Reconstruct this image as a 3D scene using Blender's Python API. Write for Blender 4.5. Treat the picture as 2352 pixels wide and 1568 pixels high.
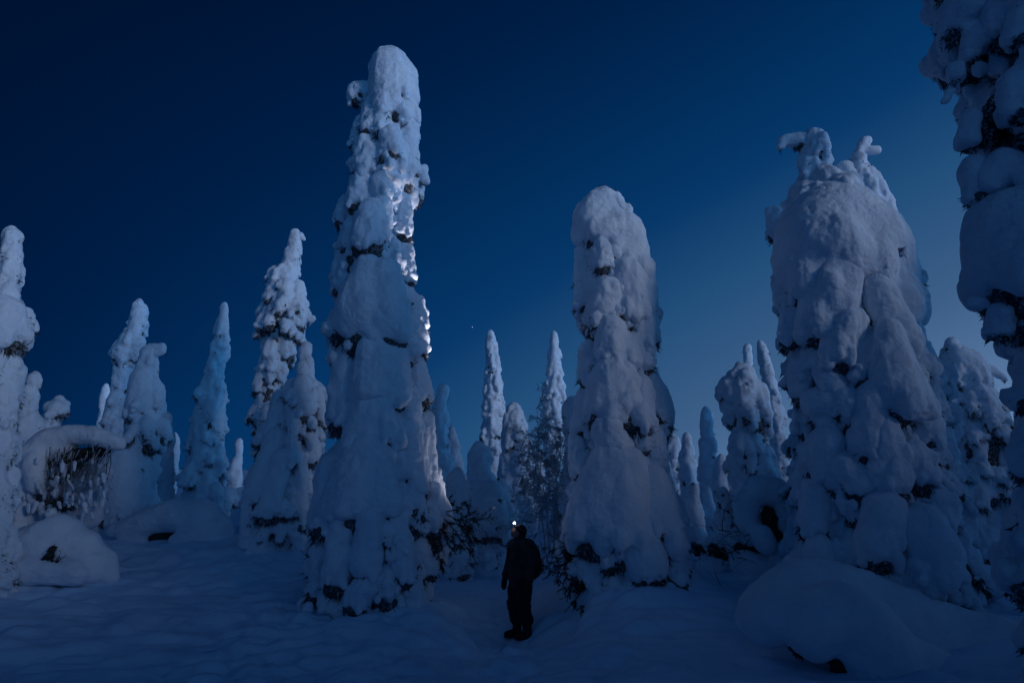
import bpy, math, random
import numpy as np
from mathutils import Vector, Matrix

random.seed(7); RNG = np.random.default_rng(7)
for o in list(bpy.data.objects): bpy.data.objects.remove(o)
SC = bpy.context.scene
COL = SC.collection
R = math.radians

# ------------------------------------------------------------------ camera
PITCH = R(15.64); FOC = 1568.0; CAMZ = 1.6          # picture units: 2352 x 1568
cam_d = bpy.data.cameras.new('camera'); cam_d.lens = 24; cam_d.sensor_width = 36
cam_d.clip_start = 0.05; cam_d.clip_end = 9000
cam = bpy.data.objects.new('camera', cam_d); COL.objects.link(cam)
cam.location = (0, 0, CAMZ); cam.rotation_euler = (R(90) + PITCH, 0, 0)
SC.camera = cam

# ------------------------------------------------------------------ dusk sky
world = bpy.data.worlds.new('World'); SC.world = world; world.use_nodes = True
nt = world.node_tree; N = nt.nodes; L = nt.links
for n in list(N): N.remove(n)
out = N.new('ShaderNodeOutputWorld'); bg = N.new('ShaderNodeBackground')
L.new(bg.outputs[0], out.inputs[0])
geo = N.new('ShaderNodeTexCoord')
sep = N.new('ShaderNodeSeparateXYZ'); L.new(geo.outputs['Generated'], sep.inputs[0])
# the afterglow: strongest low over the horizon on the right
GLOW_AZ = R(110)
dot = N.new('ShaderNodeVectorMath'); dot.operation = 'DOT_PRODUCT'
L.new(geo.outputs['Generated'], dot.inputs[0])
dot.inputs[1].default_value = (math.sin(GLOW_AZ), math.cos(GLOW_AZ), 0)
def mth(op, a, b=None, c=None, clamp=False):
    n = N.new('ShaderNodeMath'); n.operation = op; n.use_clamp = clamp
    for i, x in enumerate((a, b, c)):
        if x is None: continue
        if isinstance(x, (int, float)): n.inputs[i].default_value = x
        else: L.new(x, n.inputs[i])
    return n.outputs[0]
elev = mth('MAXIMUM', sep.outputs['Z'], 0.0)
# t: 0 = dark zenith, 1 = bright horizon under the glow
az = mth('MULTIPLY_ADD', dot.outputs['Value'], 0.62, 0.66)
low = mth('POWER', mth('SUBTRACT', 1.0, elev, clamp=True), 1.8)
tt = mth('MULTIPLY', mth('MULTIPLY_ADD', low, 0.95 / 1.4, 0.05 / 1.4), az, clamp=True)
ramp = N.new('ShaderNodeValToRGB'); L.new(tt, ramp.inputs[0])
cr = ramp.color_ramp; cr.interpolation = 'LINEAR'
stops = [(0, (0, .0024, .013)), (.035, (0, .0056, .028)), (.07, (0, .0122, .058)), (.135, (.0008, .030, .116)), (.17, (.002, .039, .140)), (.235, (.016, .076, .196)),
         (.33, (.045, .112, .238)), (.42, (.085, .17, .33)), (.52, (.12, .23, .43)), (.66, (.08, .98, 2.4)), (1, (.06, 1.9, 5.0))]
while len(cr.elements) < len(stops): cr.elements.new(.5)
for e, (p, c) in zip(cr.elements, stops): e.position = p; e.color = (*c, 1)
L.new(ramp.outputs[0], bg.inputs[0]); bg.inputs[1].default_value = 1.0

# ------------------------------------------------------------------ low soft dusk light
SUN_AZ = R(128); SUN_EL = R(6.5)                    # azimuth clockwise from the view direction
sd = bpy.data.lights.new('afterglow', 'SUN'); sd.energy = 0.70; sd.angle = R(15); sd.color = (.97, .93, 1.0)
so = bpy.data.objects.new('afterglow', sd); COL.objects.link(so)
dvec = Vector((math.sin(SUN_AZ) * math.cos(SUN_EL), math.cos(SUN_AZ) * math.cos(SUN_EL), math.sin(SUN_EL)))
so.rotation_euler = dvec.to_track_quat('Z', 'Y').to_euler(); so.location = dvec * 60
SC.cycles.diffuse_bounces = 6; SC.cycles.max_bounces = 8
SC.view_settings.view_transform = 'Standard'; SC.view_settings.look = 'None'
SC.view_settings.exposure = 0; SC.view_settings.gamma = 1; SC.view_settings.use_curve_mapping = False

# ------------------------------------------------------------------ picture <-> place
CP, SP = math.cos(PITCH), math.sin(PITCH)
def P(u, v, Y):
    a = (u - 1176) / FOC; b = (784 - v) / FOC
    k = Y / (CP - b * SP)
    return np.array((a * k, Y, CAMZ + (SP + b * CP) * k))
def mpp(v, Y):                                     # metres per picture unit
    b = (784 - v) / FOC
    return Y / (CP - b * SP) / FOC

# ------------------------------------------------------------------ noise
def _hash(ix, iy, iz, seed):
    h = (ix * 73856093) ^ (iy * 19349663) ^ (iz * 83492791) ^ (seed * 2654435761 & 0x7fffffff)
    h = (h ^ (h >> 13)) * 1274126177 & 0x7fffffffffff
    return ((h ^ (h >> 16)) & 0xffffff).astype(np.float32) / 0xffffff
def vnoise(p, seed=0):
    i = np.floor(p).astype(np.int64); f = (p - i).astype(np.float32); f = f * f * (3 - 2 * f)
    r = 0
    for dx in (0, 1):
        wx = f[:, 0] if dx else 1 - f[:, 0]
        for dy in (0, 1):
            wy = f[:, 1] if dy else 1 - f[:, 1]
            for dz in (0, 1):
                wz = f[:, 2] if dz else 1 - f[:, 2]
                r = r + wx * wy * wz * _hash(i[:, 0] + dx, i[:, 1] + dy, i[:, 2] + dz, seed)
    return r * 2 - 1
def fbm(p, scale, octs=3, seed=0, gain=.5):
    r = 0; a = 1; q = p / np.asarray(scale)
    for o in range(octs):
        r = r + a * vnoise(q, seed + o * 17); q = q * 2.03 + 11.3; a *= gain
    return r

# ------------------------------------------------------------------ materials
def mat_new(name, base, rough=.8, bump=None, col2=None, cscale=6, spec=.3, emis=None, es=1):
    m = bpy.data.materials.new(name); m.use_nodes = True
    t = m.node_tree; b = t.nodes['Principled BSDF']
    b.inputs['Base Color'].default_value = (*base, 1); b.inputs['Roughness'].default_value = rough
    b.inputs['Specular IOR Level'].default_value = spec
    tc = t.nodes.new('ShaderNodeTexCoord')
    if col2:
        n = t.nodes.new('ShaderNodeTexNoise'); n.inputs['Scale'].default_value = cscale; n.inputs['Detail'].default_value = 5
        t.links.new(tc.outputs['Object'], n.inputs['Vector'])
        mx = t.nodes.new('ShaderNodeMix'); mx.data_type = 'RGBA'
        r = t.nodes.new('ShaderNodeMapRange'); r.inputs[1].default_value = .35; r.inputs[2].default_value = .65
        t.links.new(n.outputs['Fac'], r.inputs[0]); t.links.new(r.outputs[0], mx.inputs[0])
        mx.inputs[6].default_value = (*base, 1); mx.inputs[7].default_value = (*col2, 1)
        t.links.new(mx.outputs[2], b.inputs['Base Color'])
    prev = None
    for sc, st, ds in (bump or []):
        n = t.nodes.new('ShaderNodeTexNoise'); n.inputs['Scale'].default_value = sc
        n.inputs['Detail'].default_value = 4; n.inputs['Roughness'].default_value = .65
        t.links.new(tc.outputs['Object'], n.inputs['Vector'])
        bp = t.nodes.new('ShaderNodeBump'); bp.inputs['Strength'].default_value = st; bp.inputs['Distance'].default_value = ds
        t.links.new(n.outputs['Fac'], bp.inputs['Height'])
        if prev: t.links.new(prev, bp.inputs['Normal'])
        prev = bp.outputs[0]
    if prev: t.links.new(prev, b.inputs['Normal'])
    if emis:
        b.inputs['Emission Color'].default_value = (*emis, 1); b.inputs['Emission Strength'].default_value = es
    return m
M_SNOW = mat_new('tree_snow', (.76, .84, .91), .75, [(7, .5, .07), (20, .5, .035), (60, .5, .012)], (.66, .75, .85), 2.5)
M_GROUND = mat_new('ground_snow', (.64, .81, .96), .7, [(2.2, .6, .08), (14, .5, .02), (70, .4, .006)], (.55, .73, .90), .8)
M_NEEDLE = mat_new('spruce_needles', (.020, .026, .020), .8, [(60, .6, .01)], (.045, .055, .05), 14)
M_CROWN = mat_new('rimed_spruce_boughs', (.030, .036, .034), .85, [(40, .8, .02)], (.13, .15, .18), 26)
M_RIME = mat_new('rimed_twigs', (.30, .34, .40), .8, [(60, .6, .01)], (.52, .57, .63), 18)
M_BARK = mat_new('bark', (.05, .04, .035), .9, [(20, .8, .02)], (.10, .085, .075), 12)
M_TWIG = mat_new('dark_twigs', (.022, .020, .020), .85, [(60, .5, .004)])

# ------------------------------------------------------------------ mesh helpers
def mk_mesh(name, verts, faces, mat, smooth=True):
    faces = np.asarray(faces, np.int32); k = faces.shape[1]
    me = bpy.data.meshes.new(name)
    me.vertices.add(len(verts)); me.vertices.foreach_set('co', np.asarray(verts, np.float32).ravel())
    me.loops.add(faces.size); me.loops.foreach_set('vertex_index', faces.ravel())
    me.polygons.add(len(faces)); me.polygons.foreach_set('loop_start', np.arange(0, faces.size, k, dtype=np.int32))
    me.polygons.foreach_set('loop_total', np.full(len(faces), k, np.int32))
    if smooth: me.polygons.foreach_set('use_smooth', np.ones(len(faces), bool))
    me.update(calc_edges=True); me.materials.append(mat)
    return me
def add_obj(name, me, parent=None, kind=None):
    o = bpy.data.objects.new(name, me); COL.objects.link(o)
    if parent: o.parent = parent
    if kind: o['kind'] = kind
    return o
def thing(name, label, cat, loc=(0, 0, 0), rz=0, group=None):
    o = bpy.data.objects.new(name, None); COL.objects.link(o); o.empty_display_size = .3
    o.location = loc; o.rotation_euler = (0, 0, rz); o['label'] = label; o['category'] = cat
    if group: o['group'] = group
    return o
def vnormals(v, f):
    a = np.cross(v[f[:, 2]] - v[f[:, 0]], v[f[:, -1]] - v[f[:, 1]]) if f.shape[1] == 4 else np.cross(v[f[:, 1]] - v[f[:, 0]], v[f[:, 2]] - v[f[:, 0]])
    n = np.zeros_like(v)
    for c in range(3):
        n[:, c] = sum(np.bincount(f[:, i], a[:, c], len(v)) for i in range(f.shape[1]))
    return n / np.maximum(np.linalg.norm(n, axis=1, keepdims=True), 1e-9)

class Blobs:
    """a set of soft spheres / ellipsoids meshed as one surface"""
    def __init__(s, k=.03): s.k = k; s.e = []
    def ball(s, c, r, sc=(1, 1, 1)): s.e.append((*c, r * sc[0], r * sc[1], r * sc[2]))
    def chain(s, a, b, ra, rb, step=.45, sc=(1, 1, 1), sag=0):
        a = np.asarray(a, float); b = np.asarray(b, float); d = np.linalg.norm(b - a)
        n = max(2, int(d / max(.015, step * min(ra, rb) + .25 * abs(ra - rb))) + 1); n = min(n, 14)
        for i in range(n):
            t = i / (n - 1); c = a + (b - a) * t; c = c + np.array((0, 0, sag * 4 * t * (1 - t)))
            s.ball(c, ra + (rb - ra) * t, sc)
    def mesh(s, vs, zmin=None):
        E = np.array(s.e, np.float32); k = s.k; m = 5 * k
        lo = (E[:, :3] - E[:, 3:]).min(0) - m - 2 * vs; hi = (E[:, :3] + E[:, 3:]).max(0) + m + 2 * vs
        if zmin is not None: lo[2] = max(lo[2], zmin)
        n = np.ceil((hi - lo) / vs).astype(int) + 1
        S = np.zeros(n, np.float32)
        for x, y, z, a, b, c in E:
            mn = min(a, b, c)
            i0 = np.maximum(np.floor((np.array((x - a - m * a / mn, y - b - m * b / mn, z - c - m * c / mn)) - lo) / vs).astype(int), 0)
            i1 = np.minimum(np.ceil((np.array((x + a + m * a / mn, y + b + m * b / mn, z + c + m * c / mn)) - lo) / vs).astype(int) + 1, n)
            if (i1 <= i0).any(): continue
            X = ((lo[0] + np.arange(i0[0], i1[0]) * vs - x) / a)[:, None, None] ** 2
            Y = ((lo[1] + np.arange(i0[1], i1[1]) * vs - y) / b)[None, :, None] ** 2
            Z = ((lo[2] + np.arange(i0[2], i1[2]) * vs - z) / c)[None, None, :] ** 2
            d = (np.sqrt((X + Y + Z).astype(np.float32)) - 1) * (mn / k)
            S[i0[0]:i1[0], i0[1]:i1[1], i0[2]:i1[2]] += np.exp(-np.clip(d, -12, 8))
        S = np.log(S + 1e-6)
        return snet(S, lo, vs)

def snet(F, lo, vs):
    I = F > 0
    s = sum(I[dx:F.shape[0] - 1 + dx, dy:F.shape[1] - 1 + dy, dz:F.shape[2] - 1 + dz].astype(np.int8)
            for dx in (0, 1) for dy in (0, 1) for dz in (0, 1))
    mix = (s > 0) & (s < 8)
    ci = np.argwhere(mix); idx = np.full(mix.shape, -1, np.int32); idx[mix] = np.arange(len(ci))
    acc = np.zeros((len(ci), 3), np.float64); cnt = np.zeros(len(ci))
    for ax in range(3):
        o1, o2 = [a for a in range(3) if a != ax]
        for p in (0, 1):
            for q in (0, 1):
                off = np.zeros(3, int); off[o1] = p; off[o2] = q
                A = ci + off; off2 = off.copy(); off2[ax] = 1; B = ci + off2
                fa = F[A[:, 0], A[:, 1], A[:, 2]]; fb = F[B[:, 0], B[:, 1], B[:, 2]]
                cr_ = (fa > 0) != (fb > 0)
                t = fa[cr_] / (fa[cr_] - fb[cr_])
                pt = np.repeat(off[None].astype(float), cr_.sum(), 0); pt[:, ax] = t
                acc[cr_] += pt; cnt[cr_] += 1
    V = lo + (ci + acc / cnt[:, None]) * vs
    Q = []
    for ax in range(3):
        o1, o2 = [(1, 2), (2, 0), (0, 1)][ax]
        sl0 = [slice(None)] * 3; sl1 = [slice(None)] * 3
        sl0[ax] = slice(0, -1); sl1[ax] = slice(1, None)
        ch = I[tuple(sl0)] != I[tuple(sl1)]
        e = np.argwhere(ch)
        ok = (e[:, o1] > 0) & (e[:, o2] > 0) & (e[:, o1] < mix.shape[o1]) & (e[:, o2] < mix.shape[o2]); e = e[ok]
        d1 = np.zeros(3, int); d1[o1] = 1; d2 = np.zeros(3, int); d2[o2] = 1
        g = lambda a: idx[a[:, 0], a[:, 1], a[:, 2]]
        q = np.stack([g(e - d1 - d2), g(e - d2), g(e), g(e - d1)], 1)
        fl = ~I[e[:, 0], e[:, 1], e[:, 2]]
        q[fl] = q[fl][:, ::-1]; Q.append(q)
    Q = np.concatenate(Q); Q = Q[(Q >= 0).all(1)]
    return V, Q

def tubes(segs, sides=4):
    """segs: list of (p0, p1, r0, r1) -> open tapered tubes in one mesh"""
    A = np.array([s[0] for s in segs], float); B = np.array([s[1] for s in segs], float)
    ra = np.array([s[2] for s in segs]); rb = np.array([s[3] for s in segs])
    d = B - A; d /= np.maximum(np.linalg.norm(d, axis=1, keepdims=True), 1e-9)
    h = np.where(np.abs(d[:, 2:3]) > .9, np.array([[1., 0, 0]]), np.array([[0, 0, 1.]]))
    u = np.cross(d, h); u /= np.linalg.norm(u, axis=1, keepdims=True); w = np.cross(d, u)
    V = []
    for base, r in ((A, ra), (B, rb)):
        for i in range(sides):
            t = 2 * math.pi * i / sides
            V.append(base + r[:, None] * (math.cos(t) * u + math.sin(t) * w))
    V = np.stack(V, 1).reshape(-1, 3); n = len(segs); Fs = []
    b0 = np.arange(n) * 2 * sides
    for i in range(sides):
        j = (i + 1) % sides
        Fs.append(np.stack([b0 + i, b0 + j, b0 + sides + j, b0 + sides + i], 1))
    return V, np.concatenate(Fs)

def sprigs(pts, nrm, ln, wd, down=.5, rng=RNG):
    """small three sided needle clusters pointing out and down"""
    n = len(pts)
    d = nrm + np.array((0, 0, -down)) + rng.normal(0, .45, (n, 3)); d /= np.linalg.norm(d, axis=1, keepdims=True)
    l = ln * rng.uniform(.5, 1.4, n)[:, None]; w = wd * rng.uniform(.6, 1.4, n)[:, None]
    h = rng.normal(0, 1, (n, 3)); u = np.cross(d, h); u /= np.linalg.norm(u, axis=1, keepdims=True); v = np.cross(d, u)
    base = pts - nrm * wd
    V = np.stack([base + u * w, base - .5 * u * w + .87 * v * w, base - .5 * u * w - .87 * v * w, base + d * l], 1).reshape(-1, 3)
    b = np.arange(n) * 4
    T = np.concatenate([np.stack([b, b + 1, b + 3], 1), np.stack([b + 1, b + 2, b + 3], 1), np.stack([b + 2, b, b + 3], 1)])
    return V, T

# ------------------------------------------------------------------ ground
GP = [  # u, v, distance
 (-300, 1560, 8.2), (300, 1568, 8.2), (800, 1568, 8.1), (1200, 1568, 8.3), (1500, 1560, 8.2), (1900, 1600, 7.2), (2400, 1600, 7),
 (50, 1460, 10), (350, 1450, 10), (650, 1440, 10.2), (850, 1415, 10.9), (960, 1428, 10.8), (1010, 1470, 10.4),
 (-250, 1400, 10.5), (0, 1318, 12.5), (200, 1312, 12.8), (400, 1262, 15), (560, 1256, 15), (680, 1262, 14.5), (300, 1370, 11.8), (600, 1350, 12.2),
 (700, 1386, 11.3), (900, 1412, 11.7), (1010, 1418, 11.9),
 (1090, 1462, 11.4), (1195, 1462, 11.9), (1200, 1500, 10.7), (1290, 1465, 11.2), (1120, 1500, 10.7),
 (1100, 1380, 14), (1190, 1345, 15), (1260, 1340, 15), (1100, 1290, 17.5), (1200, 1255, 19), (1150, 1210, 22), (1250, 1185, 24),
 (1480, 1335, 11.25), (1560, 1348, 11.35), (1420, 1372, 11.1), (1420, 1292, 11.9), (1545, 1305, 12.0), (1385, 1350, 11.5), (1350, 1440, 11.2), (1400, 1420, 10.6), (1330, 1505, 9.8), (1490, 1300, 11.6), (1440, 1370, 11.0), (1580, 1370, 11.2), (1550, 1460, 9.8), (1620, 1330, 13),
 (1700, 1340, 12.5), (1640, 1450, 10), (1700, 1300, 15), (1900, 1400, 10.5), (2200, 1430, 9.5), (2300, 1440, 9),
 (100, 1200, 18), (400, 1190, 19), (700, 1200, 19), (1500, 1240, 19), (1800, 1260, 17), (2200, 1260, 15), (-300, 1230, 17),
]
gx = [P(*g) for g in GP]
gx += [np.array(q, float) for q in [(0, 0, 0), (-6, 1, .1), (6, 1, .25), (0, 5, .05), (-7, 5, .1), (6.5, 5, .25),
       (-22, 30, 3.6), (0, 32, 3.7), (22, 30, 3.0), (-30, 12, 1.2), (28, 10, 1.6), (-60, 60, 6), (0, 62, 6), (60, 60, 5),
       (0, -10, .6), (-30, -12, 1), (26, -14, 2.4), (-80, 0, 2), (80, 0, 4), (0, -70, 4), (60, -60, 6), (-60, -60, 3),
       (-150, 160, 6), (0, 170, 6), (150, 160, 5), (160, 0, 4), (-160, 0, 3), (0, -160, 5)]]
gx = np.array(gx)
def _tps(r): return np.where(r > 0, r * r * np.log(np.maximum(r, 1e-9)), 0)
_n = len(gx); _K = _tps(np.hypot(gx[:, None, 0] - gx[None, :, 0], gx[:, None, 1] - gx[None, :, 1])) + np.eye(_n) * .35
_Pm = np.c_[np.ones(_n), gx[:, :2]]; _A = np.block([[_K, _Pm], [_Pm.T, np.zeros((3, 3))]])
_w = np.linalg.solve(_A, np.r_[gx[:, 2], 0, 0, 0])
def smooth(e0, e1, x): t = np.clip((x - e0) / (e1 - e0), 0, 1); return t * t * (3 - 2 * t)
def ground_z(x, y, detail=False):
    x = np.atleast_1d(np.asarray(x, float)); y = np.atleast_1d(np.asarray(y, float))
    rr = np.hypot(x, y); s = np.minimum(1, 165 / np.maximum(rr, 1e-6)); qx = x * s; qy = y * s
    z = _w[_n] + _w[_n + 1] * qx + _w[_n + 2] * qy
    for i in range(_n): z = z + _w[i] * _tps(np.hypot(qx - gx[i, 0], qy - gx[i, 1]))
    t1 = x * math.sin(SUN_AZ) + y * math.cos(SUN_AZ); t2 = -x * math.cos(SUN_AZ) + y * math.sin(SUN_AZ)
    z = z + 6.0 * np.exp(-((t1 - 24) / 7.5) ** 2) * (1 - smooth(26, 44, np.abs(t2 - 2)))     # added unseen ridge behind the camera, blocks the low light from the clearing
    if detail:
        p = np.c_[x, y, np.zeros_like(x)]
        far = smooth(6, 60, rr)
        z = z + fbm(p, 9, 2, 5) * .5 * far
        near = 1 - smooth(25, 40, rr)
        z = z + near * (fbm(p, (1.6, 1.1, 1), 3, 9) * .075 + np.abs(fbm(p, (.6, .35, 1), 2, 12)) * .10)
        dd = np.hypot((x + .02) / 1.15, (y - 11.45) / 1.25) + .10 * vnoise(p / .8 + 7, 4) + .05 * vnoise(p / .25, 5)
        openb = (1 - .9 * smooth(.2, .9, -(y - 11.45) / 1.25) * np.exp(-((x - .1) / .9) ** 4)) * (1 - smooth(.2, .8, (y - 11.45) / 1.25) * np.exp(-((x - .1) / 1.0) ** 2))
        z = z + .27 * smooth(.86, 1.04, dd) * np.exp(-np.maximum(0, dd - 1) * 1.5) * openb * near     # banks of the trodden hollow
        # trodden snow on the left and along the path
        tr = near * smooth(-1, -.2, -(x + .5)) * (1 - smooth(11, 13, y)) * smooth(.0, .5, vnoise(p / 3.1 + 5, 3) + .35)
        z = z - tr * np.abs(fbm(p, (.34, .26, 1), 2, 21)) * .17
        pth = np.exp(-((x - (.15 + .35 * np.sin(y * .5))) / .45) ** 2) * smooth(6, 8, y) * (1 - smooth(19, 22, y))
        for q_ in range(15):                       # boot prints up to the standing person
            fy = 6.3 + q_ * .37; fx = .12 + .35 * math.sin(fy * .5) * .6 + (.11 if q_ % 2 else -.11)
            e_ = ((x - fx) / .085) ** 2 + ((y - fy) / .16) ** 2
            z = z - .09 * np.exp(-e_ ** 1.5) + .018 * np.exp(-((np.sqrt(e_) - 1.5) / .4) ** 2)
        z = z - pth * (.03 + .08 * np.abs(fbm(p, (.3, .35, 1), 2, 31)))
    return z
def gz(x, y): return float(ground_z(x, y)[0])
def axis_pts(a, b, step, far, grow=1.12):
    mid = list(np.arange(a, b, step)); L_, R_ = [], []
    s = step; x = a
    while x > -far: s *= grow; x -= s; L_.append(x)
    s = step; x = b
    while x < far: x += s; s *= grow; R_.append(x)
    return np.array(L_[::-1] + mid + R_)
xs = axis_pts(-10, 10, .05, 2500); ys = axis_pts(7, 19, .05, 2500)
GXX, GYY = np.meshgrid(xs, ys, indexing='ij')
gzz = ground_z(GXX.ravel(), GYY.ravel(), True)
nx_, ny_ = len(xs), len(ys); ii = np.arange(nx_ * ny_).reshape(nx_, ny_)
q = np.stack([ii[:-1, :-1], ii[1:, :-1], ii[1:, 1:], ii[:-1, 1:]], -1).reshape(-1, 4)
me = mk_mesh('snow_ground', np.c_[GXX.ravel(), GYY.ravel(), gzz], q, M_GROUND)
add_obj('snow_ground', me, kind='structure')

# ------------------------------------------------------------------ snow laden trees
GROUP = 'snow laden spruces'
def tree(label, Y, prof, seed=0, lobe=.22, dens=1.0, fol=.6, k=.014, vs=None, clumps=(), caps=(), name='snow_laden_spruce',
         cat='tree', fingers=1.0, depth=1.0, core=.46, rough=1.0, droop=1.0, ax=None, sink=.65, lobes=True, cover=True, nspr=1.0, group=GROUP, lump=1.0, wobble=1.0, gap=None, jag=None):
    gap = gap if gap is not None else (.04 if Y < 13 else .0); jag = jag if jag is not None else (.07 if Y < 13 else .22)
    far = Y >= 13; core = core - (.06 if far else 0); wobble *= 1.7 if far else 1; lobe *= .85 if far else 1
    rng = np.random.default_rng(seed + 100)
    px = Y / 683.0
    vs = vs or max(.026, px * 1.55)
    prof = sorted(prof); pz, cx, rr = [], [], []
    for v, ul, ur in prof:
        a = P(ul, v, Y); b = P(ur, v, Y); pz.append(a[2]); cx.append((a[0] + b[0]) / 2); rr.append((b[0] - a[0]) / 2)
    bx = cx[-1]; zb = gz(bx, Y) - sink
    if pz[-1] > zb: pz.append(zb); cx.append(bx); rr.append(rr[-1] * 1.08)
    pz = np.array(pz)[::-1]; cx = np.array(cx)[::-1]; rr = np.array(rr)[::-1]
    CX = lambda z: np.interp(z, pz, cx); RR = lambda z: np.interp(z, pz, rr)
    nzw = rng.uniform(-1, 1, 60); wob = lambda z: 1 + .13 * wobble * np.interp(z / (lobe * 1.6), range(60), nzw)
    ztop = pz[-1]; zbot = max(zb, pz[0])
    root = thing(name, label, cat, (bx, Y, gz(bx, Y)), group=group)
    org = np.array(root.location)
    B = Blobs(k); D = Blobs(k * .6)
    z = zbot
    while z < ztop - .02 and cover:                # the packed inside
        r = RR(z); B.ball((CX(z), Y, z), max(r * core, .03), (1, depth, 1.1)); D.ball((CX(z), Y, z - .03), max(r * (core + (.22 if far else .13)), .03), (1, depth, 1.0))
        z += max(.4 * r * core, .06)
    z = ztop - lobe * .9
    if cover and not any('name' in c for c in clumps): B.ball((CX(ztop), Y, ztop - rr[-1] * .75), rr[-1] * .85)
    while z > zbot and lobes:                      # tiers of drooping snow-loaded boughs
        r = float(RR(z)) * wob(z); R0 = min(lobe, r * (.44 if far else .5))
        na = max(3, int(2 * math.pi * r / (R0 * 1.95) * dens)); ph = rng.uniform(0, 6.28)
        for i in range(na):
            t = ph + 2 * math.pi * (i + rng.uniform(-.35, .35)) / na
            zz = z + rng.uniform(-.8, .8) * R0; r2 = float(RR(zz)) * wob(zz); rad = R0 * rng.uniform(.6, 1.3)
            rad = min(rad, r2 * .55); ou = max(r2 * (1 + jag * rng.uniform(-1.6, .8)) - rad * rng.uniform(.75, 1.1), r2 * .28)
            dx, dy = math.cos(t), math.sin(t) * depth
            c = float(CX(zz)); dr = rad * rng.uniform(.9, 2.2) * droop
            a = np.array((c + dx * ou * .3, Y + dy * ou * .3, zz + dr * .75)); b = np.array((c + dx * ou * .75, Y + dy * ou * .75, zz + dr * .3))
            e = np.array((c + dx * ou, Y + dy * ou, zz - dr * .75)); re = rad * rng.uniform(.65, .9)
            bare = gap > 0 and vnoise(np.array([[b[0], b[1], b[2] * .7]]) / (lobe * 2.2), seed)[0] > .5 - 1.6 * gap and rng.random() < .75
            if bare:
                D.chain(a, b, rad * .7, rad * .8); D.chain(b, e, rad * .8, rad * .5)
                for f in range(int(7 * lump)):
                    w3 = rng.normal(0, 1, 3) + (dx, dy, .4); w3 /= np.linalg.norm(w3); q0 = (b if f % 2 else e)
                    q0 = q0 + w3 * rad * rng.uniform(.6, .85); rf = max(rad * rng.uniform(.16, .32), vs * .8); B.chain(q0, q0 - (0, 0, rf * rng.uniform(.5, 2)), rf, rf * .8)
                continue
            B.chain(a, b, rad * .75, rad); B.chain(b, e, rad, re)
            g = rad * rng.uniform(.6, .95)
            if rng.random() < fol + .25:           # dark needled boughs under the snow
                low_ = .86 + .45 * (zz - zb < 1.6 and Y < 13); D.chain(b - (0, 0, g), e - (dx * rad * .1, dy * rad * .1, re * .72 * low_), rad * .8, re * .86)
            for f in range(int(rng.integers(2, 6) * lump)):
                w3 = rng.normal(0, 1, 3) + (dx * 1.2, dy * 1.2, -.2); w3 /= np.linalg.norm(w3); q0 = b if f % 3 == 0 else e
                B.ball(q0 + w3 * rad * rng.uniform(.6, .85), rad * rng.uniform(.24, .46), (1, 1, 1.2))
            for f in range(rng.poisson(3.0 * fingers)):   # frayed lower rim
                a2 = t + rng.uniform(-1, 1) * re / max(r2, .2) * 1.2; rf = max(re * rng.uniform(.14, .34), vs * .7)
                of = ou + re * rng.uniform(-.1, .7) - rf * .3
                q0 = np.array((c + math.cos(a2) * of, Y + math.sin(a2) * of * depth, e[2] - re * rng.uniform(.2, .8)))
                B.chain(q0, q0 - (0, 0, rf * rng.uniform(.6, 2.4)), rf, rf * .7)
        z -= R0 * 1.65
    def put(nm, Bl, mat, amp, par=root, kd=None, lab=None):
        V, Q = Bl.mesh(vs, zb - .1)
        nr = vnormals(V, Q)
        lim = np.clip(RR(V[:, 2]) / .5, .42, 1)
        amp = .25 + .8 * amp
        V = V + nr * (lim * (fbm(V, (.16, .16, .6), 1, seed + 9) * .022 * min(1, amp + .3) + (np.abs(vnoise(V / (.2, .2, .26), seed)) - .35) * .054 * amp + (np.abs(vnoise(V / .10, seed + 5)) - .35) * .028 * amp + fbm(V, .05, 1, seed + 3) * .008 * amp))[:, None]
        o = add_obj(nm, mk_mesh(nm, V - org, Q, mat), par)
        if lab: o['label'] = lab
        return V, Q, nr
    if cover: put('snow_cover', B, M_SNOW, rough)
    for cl in clumps:                              # single clumps read off the photograph
        lab = cl.get('label'); C_ = Blobs(min(cl.get('k', .016), .02 + cl.get('k', .016) * .3))
        for (u0, v0, r0, u1, v1, r1, fr) in cl['s']:
            pts = []
            for (u, v, r) in ((u0, v0, r0), (u1, v1, r1)):
                p = P(u, v, Y); m = mpp(v, Y); rb = float(RR(p[2])); dx = p[0] - float(CX(p[2]))
                p[1] = Y - max(0, math.sqrt(max(rb * rb - dx * dx, 0)) * fr * depth - r * m * (.5 if fr > .3 else 0))
                pts.append((p, r * m))
            (a, ra), (b, rb_) = pts
            C_.chain(a, b, ra, rb_, .35, cl.get('sc', (1, 1, 1)))
            if cl.get('amp', .8) > .42:
                for j in range(9):                       # small lumps riding on the clump
                    w3 = rng.normal(0, 1, 3) + (0, -.9, 0); w3 /= np.linalg.norm(w3); t = rng.random(); rm = ra + (rb_ - ra) * t
                    C_.ball(a + (b - a) * t + w3 * rm * rng.uniform(.72, .9), rm * rng.uniform(.22, .42), (1, 1, 1.3))
            for j in range(int(cl.get('rag', 5) * 1.8)):       # ragged lower rim
                t = rng.uniform(0, 6.28); rf = rb_ * rng.uniform(.13, .34)
                q0 = b + np.array((math.cos(t) * (rb_ - rf * .4), math.sin(t) * (rb_ - rf * .4), -rb_ * rng.uniform(.1, .75)))
                q0[0] = b[0] + (q0[0] - b[0]) * .9
                C_.chain(q0, q0 - (0, 0, rf * rng.uniform(.5, 1.8)), rf, rf * .7)
            if cl.get('fol', 1) and rb_ > .05:
                D.ball(b - (0, -.15 * rb_, rb_ * .68), rb_ * .84)
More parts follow.
